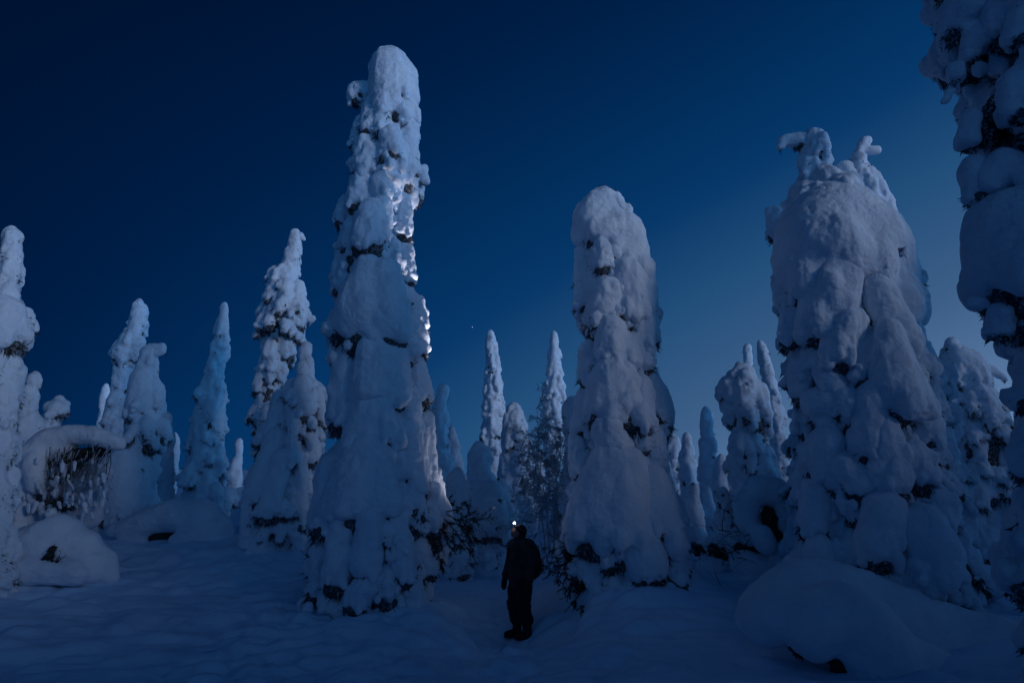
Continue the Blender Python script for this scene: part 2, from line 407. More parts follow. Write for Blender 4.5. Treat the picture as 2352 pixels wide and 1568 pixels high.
        put(cl.get('name', 'snow_clump'), C_, M_SNOW, rough * cl.get('amp', .8), lab=lab)
    if D.e and fol > 0:
        V, Q = D.mesh(vs * 1.15, zb - .1); nr = vnormals(V, Q)
        V = V + nr * (fbm(V, .09, 2, seed + 8) * .035)[:, None]
        cr_ = add_obj('crown', mk_mesh('crown', V - org, Q, M_CROWN), root)
        w = np.where(nr[:, 2] < .5)[0]
        n = int(min(len(w) * 1.0, 22000 * nspr * (12 / Y)))
        if n > 30:
            pick = rng.choice(w, n, replace=False); h = n * (1 if far else 2) // 5
            v1, t1 = sprigs(V[pick[:h]], nr[pick[:h]], .11 * min(1, Y / 10), max(.012, px * .55), .8, rng)
            v2, t2 = sprigs(V[pick[h:]], nr[pick[h:]], .06, max(.020, px * .8), .6, rng)
            add_obj('needle_tuft', mk_mesh('needle_tuft', v1 - org, t1, M_NEEDLE, False), cr_, 'stuff')
            add_obj('rimed_tuft', mk_mesh('rimed_tuft', v2 - org, t2, M_RIME, False), cr_, 'stuff')
    segs = []
    zz = np.linspace(zb, ztop - .1, 9)
    for a, b in zip(zz[:-1], zz[1:]):
        ra = .11 * (1 - (a - zb) / (ztop - zb)) + .015; rb_ = .11 * (1 - (b - zb) / (ztop - zb)) + .015
        segs.append((np.array((CX(a), Y, a)) - org, np.array((CX(b), Y, b)) - org, ra, rb_))
    tv, tf = tubes(segs, 8); add_obj('trunk', mk_mesh('trunk', tv, tf, M_BARK), root)
    return root, CX, RR

def shade_tree(label, x, y, r, h, seed):
    rng = np.random.default_rng(seed); z0 = gz(x, y); root = thing('snow_laden_spruce', label, 'tree', (x, y, z0), group=GROUP)  # unseen spruce, put in only for the shade it casts
    B = Blobs(.02); n = 34
    for i in range(n):
        t = i / n; rr_ = r * (1.05 - .75 * t); z = t * h
        for q in range(6):
            a = rng.uniform(0, 6.28); B.chain((math.cos(a) * rr_ * .3, math.sin(a) * rr_ * .3, z + .3), (math.cos(a) * rr_ * .75, math.sin(a) * rr_ * .75, z - .1), .26 * r, .30 * r)
    V, Q = B.mesh(.09); add_obj('snow_cover', mk_mesh('snow_cover', V, Q, M_SNOW), root)
    tv, tf = tubes([((0, 0, -.3), (0, 0, h * .5), .14, .08)], 8); add_obj('trunk', mk_mesh('trunk', tv, tf, M_BARK), root)
def S(*s, **kw): d = dict(s=list(s)); d.update(kw); return d

# ---- the tallest spruce, lit by the headlamp
tA, _, _ = tree('tallest snow-laden spruce with rounded top, its right edge lit white by the headlamp', 11.6,
 [(128, 868, 915), (150, 852, 938), (190, 849, 957), (240, 845, 964), (270, 826, 966), (320, 806, 964), (360, 810, 966), (400, 806, 980), (430, 800, 968),
  (470, 785, 947), (520, 775, 950), (580, 778, 955), (640, 762, 958), (700, 757, 970), (760, 757, 982), (830, 762, 980), (900, 765, 988),
  (960, 762, 996), (1020, 756, 1000), (1080, 733, 1006), (1150, 722, 1020), (1250, 708, 1010), (1330, 700, 990), (1400, 702, 982)],
 seed=1, lobe=.21, dens=1.0, fol=.55, fingers=1.2, clumps=[
  S((905, 172, 47, 908, 232, 50, .1), (893, 160, 38, 892, 262, 36, .3), name='snow_cap', label='smooth rounded snow cap on the very top', amp=.45, rag=7, k=.07),
  S((822, 207, 20, 816, 224, 15, .0), (840, 205, 18, 826, 210, 17, .1), rag=6),
  S((938, 262, 28, 934, 320, 30, .4), (940, 330, 24, 945, 372, 22, .3)),
  S((862, 278, 20, 850, 310, 18, .7), (880, 290, 18, 886, 322, 15, .8)),
  S((835, 300, 20, 822, 330, 18, .5)), S((852, 355, 26, 838, 400, 22, .8)),
  S((905, 350, 26, 912, 378, 24, 1.0)), S((940, 375, 24, 948, 400, 20, .5), (968, 390, 12, 976, 412, 9, .1)),
  S((905, 410, 26, 890, 470, 36, .8), amp=.5, rag=3), S((842, 440, 26, 832, 480, 28, .8)), S((800, 470, 18, 785, 500, 18, .4)),
  S((870, 520, 30, 862, 575, 40, 1.05), (890, 500, 24, 880, 560, 32, .95), rag=9, label='overhanging snow clump halfway up, frayed at its lower rim'),
  S((925, 470, 22, 928, 540, 24, .6), rag=3), S((935, 580, 18, 940, 640, 18, .5)),
  S((820, 540, 20, 808, 575, 20, .7)), S((795, 590, 18, 782, 630, 20, .4)),
  S((860, 640, 30, 850, 760, 55, .9), (900, 650, 30, 905, 770, 52, .95), (830, 690, 30, 815, 760, 34, .8), amp=.45, rag=3, k=.06, label='broad smooth snow robe around the middle of the tree'),
  S((955, 700, 24, 965, 740, 22, .4)), S((962, 770, 20, 968, 800, 20, .4)), S((775, 740, 16, 770, 765, 16, .3)),
  S((880, 830, 40, 872, 900, 50, .95), (910, 840, 36, 925, 920, 28, .9), amp=.5, rag=5, k=.05), S((815, 860, 36, 800, 960, 36, .85), amp=.6),
  S((955, 850, 26, 972, 905, 26, .5)), S((870, 960, 44, 840, 1040, 40, .95), (890, 940, 30, 900, 1010, 34, .95), amp=.5, rag=5),
  S((948, 940, 28, 952, 1080, 32, .75), (955, 1000, 34, 968, 1120, 26, .75), amp=.6, rag=4),
  S((985, 960, 16, 990, 1100, 20, .2), amp=.7, rag=3),
  S((870, 1040, 34, 850, 1150, 60, 1.0), (850, 1040, 30, 810, 1160, 40, .95), (890, 1060, 30, 905, 1160, 34, 1.0), amp=.45, rag=6, k=.06),
  S((780, 1070, 30, 760, 1200, 32, .8), amp=.7), S((1000, 1130, 22, 1012, 1180, 28, .5), amp=.3, rag=2), S((745, 1150, 20, 735, 1290, 26, .5), amp=.8),
  S((880, 1190, 26, 870, 1290, 34, 1.1), amp=.6), S((925, 1200, 28, 940, 1300, 30, .95), amp=.6), S((820, 1200, 30, 805, 1310, 34, 1.0)),
  S((965, 1250, 22, 990, 1300, 20, .5)), S((880, 1320, 28, 850, 1360, 30, 1.1)), S((950, 1320, 24, 960, 1370, 26, .9)), S((760, 1290, 24, 750, 1360, 26, .8))])

# ---- middle spruce right of the person
tB, _, _ = tree('second tallest of the near spruces, thick with a helmet-like snow top, right of the person', 12.0,
 [(452, 1365, 1425), (475, 1328, 1450), (510, 1317, 1463), (560, 1323, 1476), (600, 1318, 1490), (650, 1325, 1500), (700, 1322, 1512), (770, 1320, 1508),
  (820, 1332, 1502), (870, 1330, 1500), (920, 1326, 1522), (970, 1316, 1540), (1005, 1312, 1542), (1030, 1316, 1522), (1100, 1308, 1535), (1160, 1296, 1562),
  (1230, 1290, 1588), (1300, 1318, 1612), (1400, 1345, 1620)],
 seed=2, lobe=.19, fol=.45, clumps=[
  S((1385, 495, 48, 1400, 540, 60, .1), (1362, 500, 44, 1362, 530, 44, .3), (1425, 540, 48, 1440, 610, 46, .3), name='snow_cap', label='smooth helmet-shaped snow cap', amp=.4, rag=5, k=.08),
  S((1340, 590, 22, 1338, 640, 22, .4)), S((1372, 590, 18, 1378, 622, 26, .9)),
  S((1455, 620, 42, 1470, 700, 40, .4), (1430, 640, 36, 1440, 720, 40, .8), amp=.7, rag=8, k=.05, label='broad side lobe of rough snow'),
  S((1345, 665, 24, 1335, 700, 20, .5)), S((1385, 690, 32, 1375, 730, 34, 1.0), rag=6), S((1395, 775, 30, 1392, 820, 36, 1.05), amp=.5),
  S((1350, 810, 22, 1345, 860, 24, .7)), S((1460, 750, 34, 1462, 800, 34, .7), (1480, 720, 26, 1488, 780, 24, .3)),
  S((1390, 865, 36, 1380, 940, 46, 1.0), (1410, 850, 30, 1420, 910, 40, .95), amp=.6, rag=8, k=.05), S((1480, 880, 34, 1510, 960, 36, .5), amp=.5, rag=4, k=.05),
  S((1450, 900, 34, 1455, 970, 34, .9)), S((1345, 920, 26, 1338, 980, 28, .6)), S((1385, 1000, 36, 1400, 1030, 38, 1.0)),
  S((1330, 1010, 24, 1330, 1070, 24, .5), amp=.5), S((1480, 1010, 34, 1490, 1060, 36, .7)),
  S((1395, 1070, 50, 1360, 1190, 62, .95), (1420, 1080, 48, 1410, 1190, 56, 1.0), amp=.35, rag=5, k=.09, label='big smooth skirt of snow above the bare boughs'),
  S((1480, 1110, 40, 1500, 1210, 50, .8), amp=.4, rag=4, k=.08), S((1545, 1150, 22, 1560, 1230, 26, .2), amp=.5),
  S((1440, 1220, 40, 1460, 1290, 50, .9), amp=.3, rag=1, k=.09), S((1345, 1290, 26, 1370, 1340, 26, .8), amp=.6), S((1395, 1330, 24, 1385, 1385, 20, .9))])

# ---- big right spruce
tC, _, _ = tree('widest snow-buried spruce on the right with a smooth dome and two twisted tips', 10.5,
 [(415, 1868, 1945), (450, 1815, 1990), (500, 1788, 2030), (560, 1773, 2070), (620, 1776, 2088), (680, 1784, 2088), (740, 1790, 2094), (800, 1795, 2120),
  (860, 1822, 2150), (950, 1822, 2180), (1050, 1818, 2196), (1150, 1815, 2205), (1250, 1810, 2228), (1350, 1830, 2250), (1420, 1850, 2270)],
 seed=3, lobe=.20, dens=1.0, fol=.5, depth=.8, clumps=[
  S((1905, 500, 80, 1885, 560, 105, .1), (1935, 520, 85, 1975, 600, 100, .15), (1860, 560, 70, 1840, 640, 62, .3), (1990, 560, 72, 2016, 690, 66, .2), name='snow_dome', label='smooth domed snow mass over the top', amp=.3, rag=8, k=.14),
  S((1900, 600, 34, 1870, 720, 62, .95), (1890, 640, 40, 1850, 760, 40, .9), amp=.45, rag=10, k=.06),
  S((1940, 600, 30, 2040, 690, 42, .8), (1980, 620, 40, 2060, 720, 34, .6), amp=.5, rag=10, k=.06),
  S((1960, 690, 36, 2010, 800, 44, .95), amp=.6), S((2050, 740, 36, 2070, 850, 40, .6), amp=.6), S((1900, 770, 40, 1880, 830, 36, 1.0), rag=9),
  S((1815, 700, 26, 1808, 770, 26, .4)), S((1830, 850, 28, 1835, 900, 26, .6)), S((1862, 870, 24, 1880, 900, 28, .9)),
  S((1975, 790, 22, 1985, 930, 50, 1.1), (1985, 850, 30, 2030, 940, 36, 1.0), amp=.5, rag=9, k=.06, label='pointed cone of snow in the middle of the front'),
  S((1850, 935, 34, 1900, 940, 36, .9), amp=.4), S((1940, 930, 30, 1930, 1040, 36, 1.05), amp=.5), S((2070, 880, 36, 2100, 960, 38, .7)),
  S((1960, 1010, 34, 1965, 1110, 50, 1.05), amp=.5, rag=8), S((1870, 1020, 34, 1860, 1080, 34, .9), amp=.5), S((2040, 970, 30, 2060, 1010, 32, .95), rag=8),
  S((2100, 1020, 34, 2110, 1080, 34, .8), rag=8), S((2020, 1060, 36, 2040, 1100, 34, 1.0)), S((1850, 1130, 34, 1845, 1200, 34, .8), amp=.5),
  S((1890, 1080, 30, 1920, 1110, 36, 1.0), amp=.5, rag=8), S((1960, 1170, 46, 1940, 1250, 44, 1.05), amp=.45, rag=6), S((2070, 1140, 36, 2085, 1180, 38, .95), rag=9),
  S((2030, 1200, 40, 2060, 1270, 52, 1.05), amp=.4, rag=5, k=.07), S((2150, 1120, 30, 2170, 1220, 36, .6)), S((2130, 1240, 34, 2150, 1300, 36, .8)),
  S((2020, 1300, 30, 2040, 1340, 30, 1.05)), S((1850, 1260, 34, 1870, 1320, 36, .9), amp=.5), S((2190, 1260, 30, 2205, 1350, 36, .5)), S((2110, 1330, 36, 2130, 1380, 36, .9), amp=.4)])
# ---- twisted tips of spruces standing just behind the big one
tree('crooked snowy treetop with a hooked tip, left one behind the big right dome', 11.9,
 [(312, 1840, 1895), (330, 1836, 1905), (350, 1836, 1905), (380, 1828, 1905), (410, 1825, 1918), (450, 1818, 1925), (600, 1800, 1980), (900, 1820, 2000), (1200, 1800, 2000)],
 seed=11, lobe=.13, fol=.6, fingers=2.5, core=.45, gap=0, jag=.2, rough=1.5, clumps=[S((1797, 322, 10, 1835, 322, 16, 0), (1840, 322, 17, 1885, 326, 21, 0), (1797, 324, 9, 1792, 336, 6, 0), fol=1, rag=6), S((1770, 490, 14, 1790, 500, 22, .0), (1780, 500, 20, 1775, 540, 14, .0))])
tree('slender snowy treetop with a curled twig, right one behind the big right dome', 12.1,
 [(345, 1965, 1975), (375, 1955, 1990), (400, 1948, 2005), (430, 1955, 2020), (460, 1965, 2030), (500, 1975, 2045), (535, 1990, 2060), (600, 1990, 2075), (800, 2000, 2110), (1200, 1980, 2160)],
 seed=12, lobe=.13, fol=.6, core=.45, gap=0, fingers=2.5, jag=.2, rough=1.5, clumps=[S((1972, 352, 7, 1980, 330, 7, 0), (1980, 330, 8, 1992, 322, 9, 0), (1985, 345, 6, 2014, 345, 9, 0), rag=0, fol=0),
   S((1938, 385, 16, 1945, 395, 18, 0), rag=2), S((1992, 400, 20, 2015, 440, 22, 0), (2015, 440, 22, 2046, 495, 15, 0), (2046, 495, 13, 2076, 528, 6, 0), fol=0, rag=5)])
# ---- near dark spruce at the right edge
tree('dark overhanging spruce cut off by the right edge of the picture, nearest to the camera', 5.4,
 [(-260, 2138, 2650), (-60, 2128, 2700), (20, 2168, 2700), (70, 2208, 2680), (120, 2223, 2680), (170, 2213, 2690), (215, 2243, 2700), (300, 2253, 2720), (380, 2258, 2740), (440, 2278, 2760), (470, 2303, 2760),
  (500, 2268, 2780), (580, 2263, 2780), (640, 2283, 2780), (690, 2303, 2780), (750, 2318, 2790), (780, 2352, 2790), (900, 2344, 2820), (950, 2352, 2830), (1100, 2334, 2860), (1250, 2340, 2900), (1400, 2350, 2900)],
 seed=4, lobe=.21, fol=.9, core=.5, rough=.7, gap=.24, clumps=[
  S((2330, 540, 110, 2340, 590, 110, .35), name='snow_pillow', label='large smooth pillow of snow', amp=.35, rag=12, k=.05),
  S((2290, 90, 36, 2270, 140, 30, .8)), S((2235, 100, 34, 2225, 120, 22, .4), (2200, 40, 40, 2190, 60, 30, .3)), S((2192, 155, 16, 2190, 175, 14, .1)),
  S((2188, 205, 8, 2166, 238, 5, .0), rag=0), S((2320, 60, 44, 2300, 110, 40, .9)), S((2290, 240, 40, 2290, 290, 34, .7)), S((2225, 270, 22, 2222, 320, 20, .2)),
  S((2290, 400, 44, 2260, 420, 40, .5), amp=.4), S((2235, 380, 26, 2240, 440, 22, .2)), S((2340, 330, 50, 2350, 380, 44, .8), amp=.4),
  S((2228, 697, 8, 2262, 697, 10, .0), fol=0, rag=0), S((2300, 720, 30, 2290, 750, 26, .4))])
# ---- spruce behind, far right
tree('drooping spruce behind the big right one with a small knob on its round top', 13.0,
 [(776, 2178, 2194), (800, 2170, 2200), (815, 2160, 2235), (850, 2160, 2262), (880, 2175, 2275), (920, 2165, 2300), (980, 2165, 2318), (1050, 2160, 2335), (1150, 2160, 2345), (1300, 2160, 2370), (1420, 2160, 2400)],
 seed=5, lobe=.17, fol=.7, clumps=[S((2200, 830, 34, 2225, 840, 34, .1), amp=.4, name='snow_cap'), S((2262, 845, 9, 2305, 868, 6, 0)), S((2295, 960, 18, 2320, 1010, 14, .1))])
# ---- smaller ones in the gap right
tree('thick low spruce with a flat bulging snow cap, left of the big right one', 16,
 [(855, 1665, 1735), (880, 1652, 1750), (930, 1660, 1758), (980, 1668, 1775), (1030, 1664, 1785), (1080, 1668, 1792), (1150, 1680, 1800), (1280, 1670, 1815)],
 seed=6, lobe=.2, fol=.5, clumps=[S((1705, 880, 30, 1705, 905, 40, .1), (1672, 885, 22, 1670, 895, 20, 0), (1735, 895, 22, 1740, 940, 22, .2), name='snow_cap', amp=.4, k=.07)])
tree('slim knobbly treetop sticking up behind the flat-capped spruce', 21, [(790, 1708, 1722), (800, 1706, 1726), (825, 1709, 1724), (845, 1714, 1722), (950, 1700, 1745), (1150, 1690, 1760)], seed=7, lobe=.14, fol=.3)
tree('dark slim spruce with a forward-leaning tip, squeezed between the flat-capped and big right spruces', 18.5,
 [(782, 1740, 1750), (805, 1742, 1762), (850, 1745, 1778), (900, 1752, 1790), (950, 1762, 1800), (1020, 1770, 1808), (1150, 1770, 1820), (1280, 1770, 1830)], seed=8, lobe=.13, fol=.75)
tree('slim spruce with a bobble-shaped tip right of the middle gap', 22,
 [(938, 1610, 1634), (965, 1607, 1637), (975, 1612, 1636), (1020, 1606, 1648), (1080, 1604, 1656), (1200, 1600, 1665)], seed=9, lobe=.16, fol=.4)
tree('short knobbly spruce beside the bobble-tipped one', 21, [(1046, 1645, 1665), (1070, 1640, 1672), (1110, 1635, 1680), (1250, 1630, 1690)], seed=10, lobe=.17, fol=.6)
tree('small twin-tipped spruce, left tip, just right of the helmet-topped spruce', 24, [(1002, 1533, 1556), (1030, 1530, 1562), (1080, 1528, 1568), (1200, 1525, 1575)], seed=13, lobe=.17, fol=.4)
tree('small spruce with dark undersides between the twin tip and the bobble-tipped spruce', 23, [(1000, 1567, 1588), (1030, 1563, 1594), (1080, 1562, 1602), (1200, 1560, 1612)], seed=14, lobe=.17, fol=.5)
tree('small pale spruce leaning on the lower right of the helmet-topped spruce', 18, [(1056, 1518, 1538), (1090, 1515, 1548), (1140, 1520, 1560), (1240, 1520, 1572)], seed=15, lobe=.18, fol=.2)
# ---- middle gap
tree('slim rimed spruce, left one of the two spires in the middle gap', 26,
 [(760, 1120, 1134), (775, 1117, 1138), (800, 1114, 1146), (850, 1112, 1152), (900, 1108, 1160), (925, 1110, 1158), (960, 1108, 1156), (1010, 1103, 1156), (1080, 1100, 1150), (1180, 1098, 1155)],
 seed=16, lobe=.13, fol=.5, fingers=2, vs=.05)
tree('pointed rimed spruce, right one of the two spires in the middle gap', 26,
 [(760, 1270, 1277), (790, 1262, 1284), (830, 1256, 1290), (870, 1252, 1296), (912, 1246, 1300), (950, 1248, 1292), (1000, 1246, 1294), (1080, 1244, 1292), (1200, 1240, 1300)],
 seed=17, lobe=.12, fol=.55, fingers=2, vs=.05)
tree('pale blunt spruce with a rounded top between the two middle spires', 21, [(933, 1165, 1198), (950, 1156, 1206), (1000, 1150, 1214), (1060, 1150, 1222), (1120, 1146, 1228), (1200, 1140, 1235)], seed=18, lobe=.24, fol=.35,
  clumps=[S((1182, 955, 20, 1182, 985, 24, .1), name='snow_cap', amp=.4)])
tree('thin pale stunted spruce with crusted snow under the birch branches', 24, [(1035, 1228, 1248), (1080, 1226, 1252), (1150, 1224, 1256), (1220, 1220, 1262)], seed=19, lobe=.15, fol=.5)
tree('spruce with a smooth round head half hidden behind the helmet-topped one', 15.5, [(916, 1300, 1328), (935, 1291, 1336), (970, 1292, 1336), (1010, 1298, 1335), (1100, 1290, 1340), (1260, 1285, 1345)], seed=20, lobe=.2, fol=.4,
  clumps=[S((1313, 940, 23, 1313, 965, 21, .1), name='snow_cap', amp=.3)])
tree('knobbly column spruce just right of the tallest one', 18, [(880, 1008, 1030), (905, 1004, 1032), (925, 992, 1026), (960, 990, 1032), (1010, 992, 1032), (1060, 990, 1040), (1150, 985, 1050), (1260, 985, 1055)], seed=21, lobe=.2, fol=.35,
  clumps=[S((1019, 894, 14, 1019, 898, 13, .1), rag=0, amp=.3, name='snow_cap')])
tree('tiny two-lobed spruce right of the knobbly column', 19, [(980, 1030, 1046), (1000, 1028, 1048), (1015, 1030, 1058), (1040, 1028, 1062), (1100, 1030, 1065), (1240, 1030, 1070)], seed=22, lobe=.18, fol=.3)
tree('stump-like young spruce with a square snow block on top, in the middle gap', 17, [(1032, 1080, 1120), (1050, 1074, 1125), (1085, 1076, 1124), (1110, 1060, 1150), (1160, 1060, 1170), (1250, 1050, 1180)], seed=23, lobe=.28, fol=.25,
  clumps=[S((1099, 1052, 20, 1100, 1080, 22, .1), name='snow_cap', amp=.3, rag=0), S((1090, 1130, 26, 1130, 1130, 26, .8), amp=.3, rag=2), S((1110, 1170, 40, 1120, 1200, 44, .8), amp=.25, rag=1)])
tree('low round snowed-over bush right of the square-topped stump', 17.5, [(1100, 1135, 1165), (1120, 1128, 1175), (1160, 1125, 1200), (1250, 1120, 1215)], seed=24, lobe=.26, fol=.3, name='snowed_over_bush', cat='bush', group='snowed over bushes')
tree('small pale spruce with a round top between the blunt spruce and the birch', 24, [(1005, 1206, 1222), (1030, 1202, 1226), (1080, 1200, 1230), (1200, 1196, 1236)], seed=40, lobe=.18, fol=.4)
tree('low lumpy spruce filling the gap behind the dark boughs of the tallest one', 15.5, [(1085, 1030, 1062), (1110, 1024, 1074), (1160, 1020, 1084), (1240, 1015, 1095)], seed=41, lobe=.2, fol=.6, gap=.06)
tree('low crusted spruce just behind the head of the standing person', 22, [(1110, 1196, 1222), (1140, 1190, 1230), (1200, 1185, 1240)], seed=42, lobe=.2, fol=.5)
tree('small crusted spruce behind the bare twigs, left of the snow hood', 16.5, [(1120, 1650, 1674), (1150, 1642, 1684), (1210, 1636, 1694), (1290, 1630, 1700)], seed=43, lobe=.18, fol=.6, gap=.22)
tree('squat snowy spruce low in the gap right of the helmet-topped one', 18, [(1110, 1580, 1606), (1150, 1574, 1614), (1240, 1566, 1622)], seed=44, lobe=.2, fol=.5)
for n_, (u, v, w, Y, lab) in enumerate([
    (1585, 1075, 12, 25, 'narrow frosted spruce tip low between the twin tip and the bobble-tipped spruce'), (1622, 1120, 14, 20, 'short frosted spruce right in front of the bobble-tipped spruce'),
    (1560, 1120, 12, 26, 'faint far spruce low against the right flank of the helmet-topped spruce'), (1640, 1085, 10, 27, 'thin far spruce tip just right of the bobble-tipped spruce'),
    (1700, 1150, 14, 19, 'low frosted spruce at the foot of the flat-capped spruce, above the bare twigs'),
    (1062, 1120, 13, 19, 'small frosted spruce above the dark boughs of the tallest spruce'), (1130, 1140, 14, 20, 'small frosted spruce just right of the square-topped stump'),
    (1165, 1125, 12, 22, 'small frosted spruce above and left of the lit headlamp'), (1215, 1140, 13, 21, 'small frosted spruce directly above the head of the standing person'),
    (1255, 1130, 12, 20, 'small frosted spruce at the left foot of the frosted birch'), (1285, 1110, 12, 18, 'small frosted spruce between the birch and the helmet-topped spruce')]):
    tree(lab, Y, [(v, u - w * .6, u + w * .6), (v + 18, u - w * .95, u + w * .95), (v + 50, u - w * 1.5, u + w * 1.5), (v + 110, u - w * 2.1, u + w * 2.1)], seed=70 + n_, lobe=.18, fol=.4)
for (x_, y_, w_) in ((6.1, 4.2, 1.35), (8.9, 8.6, 1.1)):   # added out of view beside the camera to shade the right of the clearing
    lab = {6.1: 'unseen spruce added outside the right edge to shade the nearest dark one', 8.9: 'unseen spruce added outside the right edge to shade the widest one', 5.4: 'unseen spruce added for shade outside the right edge, level with the camera'}[x_]
    zc = gz(x_, y_); shade_tree(lab, x_, y_, w_, 9.5, int(x_ * 10))
# ---- left side
tree('tall ragged spruce on the left with a gap under its dark spire', 16.5,
 [(526, 674, 686), (545, 664, 690), (560, 662, 690), (589, 646, 696), (605, 648, 690), (632, 616, 688), (659, 618, 697), (691, 606, 704), (720, 600, 706), (740, 592, 706), (767, 592, 707), (774, 640, 680), (786, 640, 680), (792, 600, 684), (826, 588, 678), (850, 592, 664), (891, 580, 650), (960, 576, 680), (1050, 570, 690), (1150, 560, 690), (1230, 560, 700)], seed=25, lobe=.17, fol=.6, clumps=[
  S((620, 790, 18, 662, 792, 20, .3), (625, 800, 22, 665, 810, 18, .5), amp=.4, name='snow_block'), S((685, 660, 14, 688, 740, 20, .3), amp=.5), S((632, 620, 10, 630, 650, 14, .2)), S((690, 540, 7, 698, 550, 4, 0), rag=0),
  S((608, 850, 16, 600, 890, 18, .5))])
tree('broad-shouldered snowy spruce with two stacked balls on top, left of the tallest one', 14.5,
 [(791, 692, 708), (800, 685, 714), (815, 686, 713), (823, 692, 710), (832, 683, 722), (865, 684, 722), (876, 690, 722), (884, 655, 726), (902, 648, 745), (956, 636, 748), (1015, 628, 750), (1064, 595, 728), (1120, 575, 724), (1180, 562, 716), (1250, 568, 706)], seed=26, lobe=.15, fol=.5, jag=.2, clumps=[
  S((699, 806, 15, 699, 808, 14, .1), rag=0, name='snow_ball', amp=.3), S((700, 842, 18, 700, 855, 18, .2), rag=0, name='snow_ball', amp=.3), S((700, 890, 24, 705, 940, 34, .9), amp=.4),
  S((655, 920, 26, 640, 990, 26, .9), amp=.4), S((730, 900, 14, 735, 960, 14, .3)), S((690, 960, 14, 690, 1060, 18, 1.0)), S((720, 980, 14, 722, 1050, 16, .6)),
  S((650, 1010, 30, 610, 1130, 34, .9), amp=.4, rag=3), S((665, 1060, 24, 640, 1170, 24, 1.0), amp=.5), S((700, 1080, 15, 700, 1200, 16, .8)), S((600, 1150, 22, 585, 1220, 20, .9))])
tree('slim leaning spruce tapering to a fine tip, in the left gap', 19,
 [(694, 509, 521), (700, 506, 525), (716, 506, 524), (722, 508, 522), (735, 497, 525), (760, 492, 526), (783, 484, 528), (800, 486, 524), (815, 487, 518), (837, 476, 515), (860, 472, 513), (880, 464, 513), (902, 452, 521), (929, 451, 527), (955, 446, 520), (983, 432, 522), (1037, 429, 515), (1091, 421, 521), (1145, 418, 534), (1200, 412, 536)], seed=27, lobe=.19, fol=.4)
tree('spruce with a round bald head, leftmost of the pair on the left', 20,
 [(697, 306, 334), (710, 299, 341), (735, 298, 340), (742, 300, 336), (755, 288, 338), (794, 264, 330), (821, 263, 313), (848, 259, 308), (886, 256, 302), (929, 246, 291), (983, 237, 289), (1040, 232, 296), (1180, 225, 310)], seed=28, lobe=.17, fol=.45,
  clumps=[S((320, 718, 18, 319, 728, 18, .1), rag=0, name='snow_cap', amp=.3)])
tree('spruce with a branch sticking out right at its tip, right of the bald-headed one', 17,
 [(795, 328, 359), (815, 317, 362), (848, 314, 362), (858, 310, 358), (875, 300, 370), (902, 289, 376), (934, 286, 370), (956, 293, 356), (983, 282, 386), (1015, 284, 388), (1060, 262, 362), (1110, 232, 360), (1190, 215, 365)], seed=29, lobe=.22, fol=.35, clumps=[
  S((350, 800, 10, 374, 795, 7, 0), (355, 812, 8, 374, 806, 6, 0), rag=3), S((332, 870, 26, 330, 930, 34, .7), amp=.4), S((300, 1060, 34, 290, 1160, 50, .8), amp=.3, rag=3, k=.08, label='smooth bulging snow skirt')])
tree('dark narrow spruce with a round head behind the branch-tipped one', 19, [(946, 368, 392), (965, 366, 396), (1000, 362, 398), (1060, 360, 398), (1150, 355, 400)], seed=30, lobe=.16, fol=.5)
tree('thin pink-lit column of snow standing behind the left pair', 25, [(995, 393, 408), (1010, 390, 414), (1040, 390, 412), (1080, 388, 408), (1130, 385, 403), (1180, 380, 405)], seed=31, lobe=.17, fol=.15)
tree('tiny far spruce peeping out left of the bald-headed one', 30, [(880, 240, 248), (900, 234, 252), (930, 228, 252), (1000, 222, 258), (1150, 215, 260)], seed=32, lobe=.18, fol=.3)
tree('small far spruce with a ball tip, right of the slim leaning one', 27, [(1008, 543, 556), (1018, 540, 559), (1030, 540, 558), (1040, 543, 555), (1055, 541, 555), (1064, 526, 556), (1091, 518, 561), (1130, 516, 564), (1200, 512, 572)], seed=33, lobe=.2, fol=.4)
tree('small knobbly spruce with two balls on top beside the left edge', 15, [(853, 72, 90), (862, 65, 96), (880, 66, 95), (888, 72, 84), (895, 54, 86), (915, 50, 88), (926, 58, 80), (935, 42, 84), (960, 38, 90), (1000, 32, 100), (1100, 25, 105), (1220, 20, 110)], seed=34, lobe=.2, fol=.5,
  clumps=[S((79, 868, 14, 78, 878, 14, .1), rag=0, name='snow_ball', amp=.3), S((66, 902, 19, 64, 908, 18, .2), rag=0, name='snow_ball', amp=.3)])
tree('mushroom-shaped snowy treetop tilted right, near the left edge', 15.5, [(924, 112, 145), (934, 102, 156), (948, 104, 154), (956, 96, 136), (980, 86, 130), (1050, 80, 135), (1220, 70, 150)], seed=35, lobe=.17, fol=.6, gap=0,
  clumps=[S((115, 935, 14, 145, 940, 14, .1), name='snow_cap', amp=.3, rag=4)])
tree('tall lumpy spruce cut off by the left edge, its head knotted above a smooth bulge', 11.5,
 [(533, 12, 42), (550, 4, 52), (565, 8, 50), (578, 12, 42), (597, 0, 54), (610, 6, 48), (632, -4, 56), (648, -5, 50), (660, 4, 38), (668, -20, 46), (686, -60, 54), (715, -80, 64), (767, -80, 66), (790, -70, 50), (805, -70, 46), (860, -60, 54), (902, -60, 43), (956, -65, 35), (1010, -75, 48), (1060, -75, 32), (1100, -85, 30), (1300, -95, 45)], seed=36, lobe=.16, fol=.35, gap=0, jag=.05,
 clumps=[S((14, 728, 48, 16, 758, 52, .2), amp=.35, rag=5, k=.07, name='snow_bulge'), S((28, 545, 14, 30, 552, 13, .1), rag=2), S((18, 634, 20, 18, 640, 19, .2), amp=.5), S((-5, 820, 40, 0, 900, 42, .5), amp=.4)])

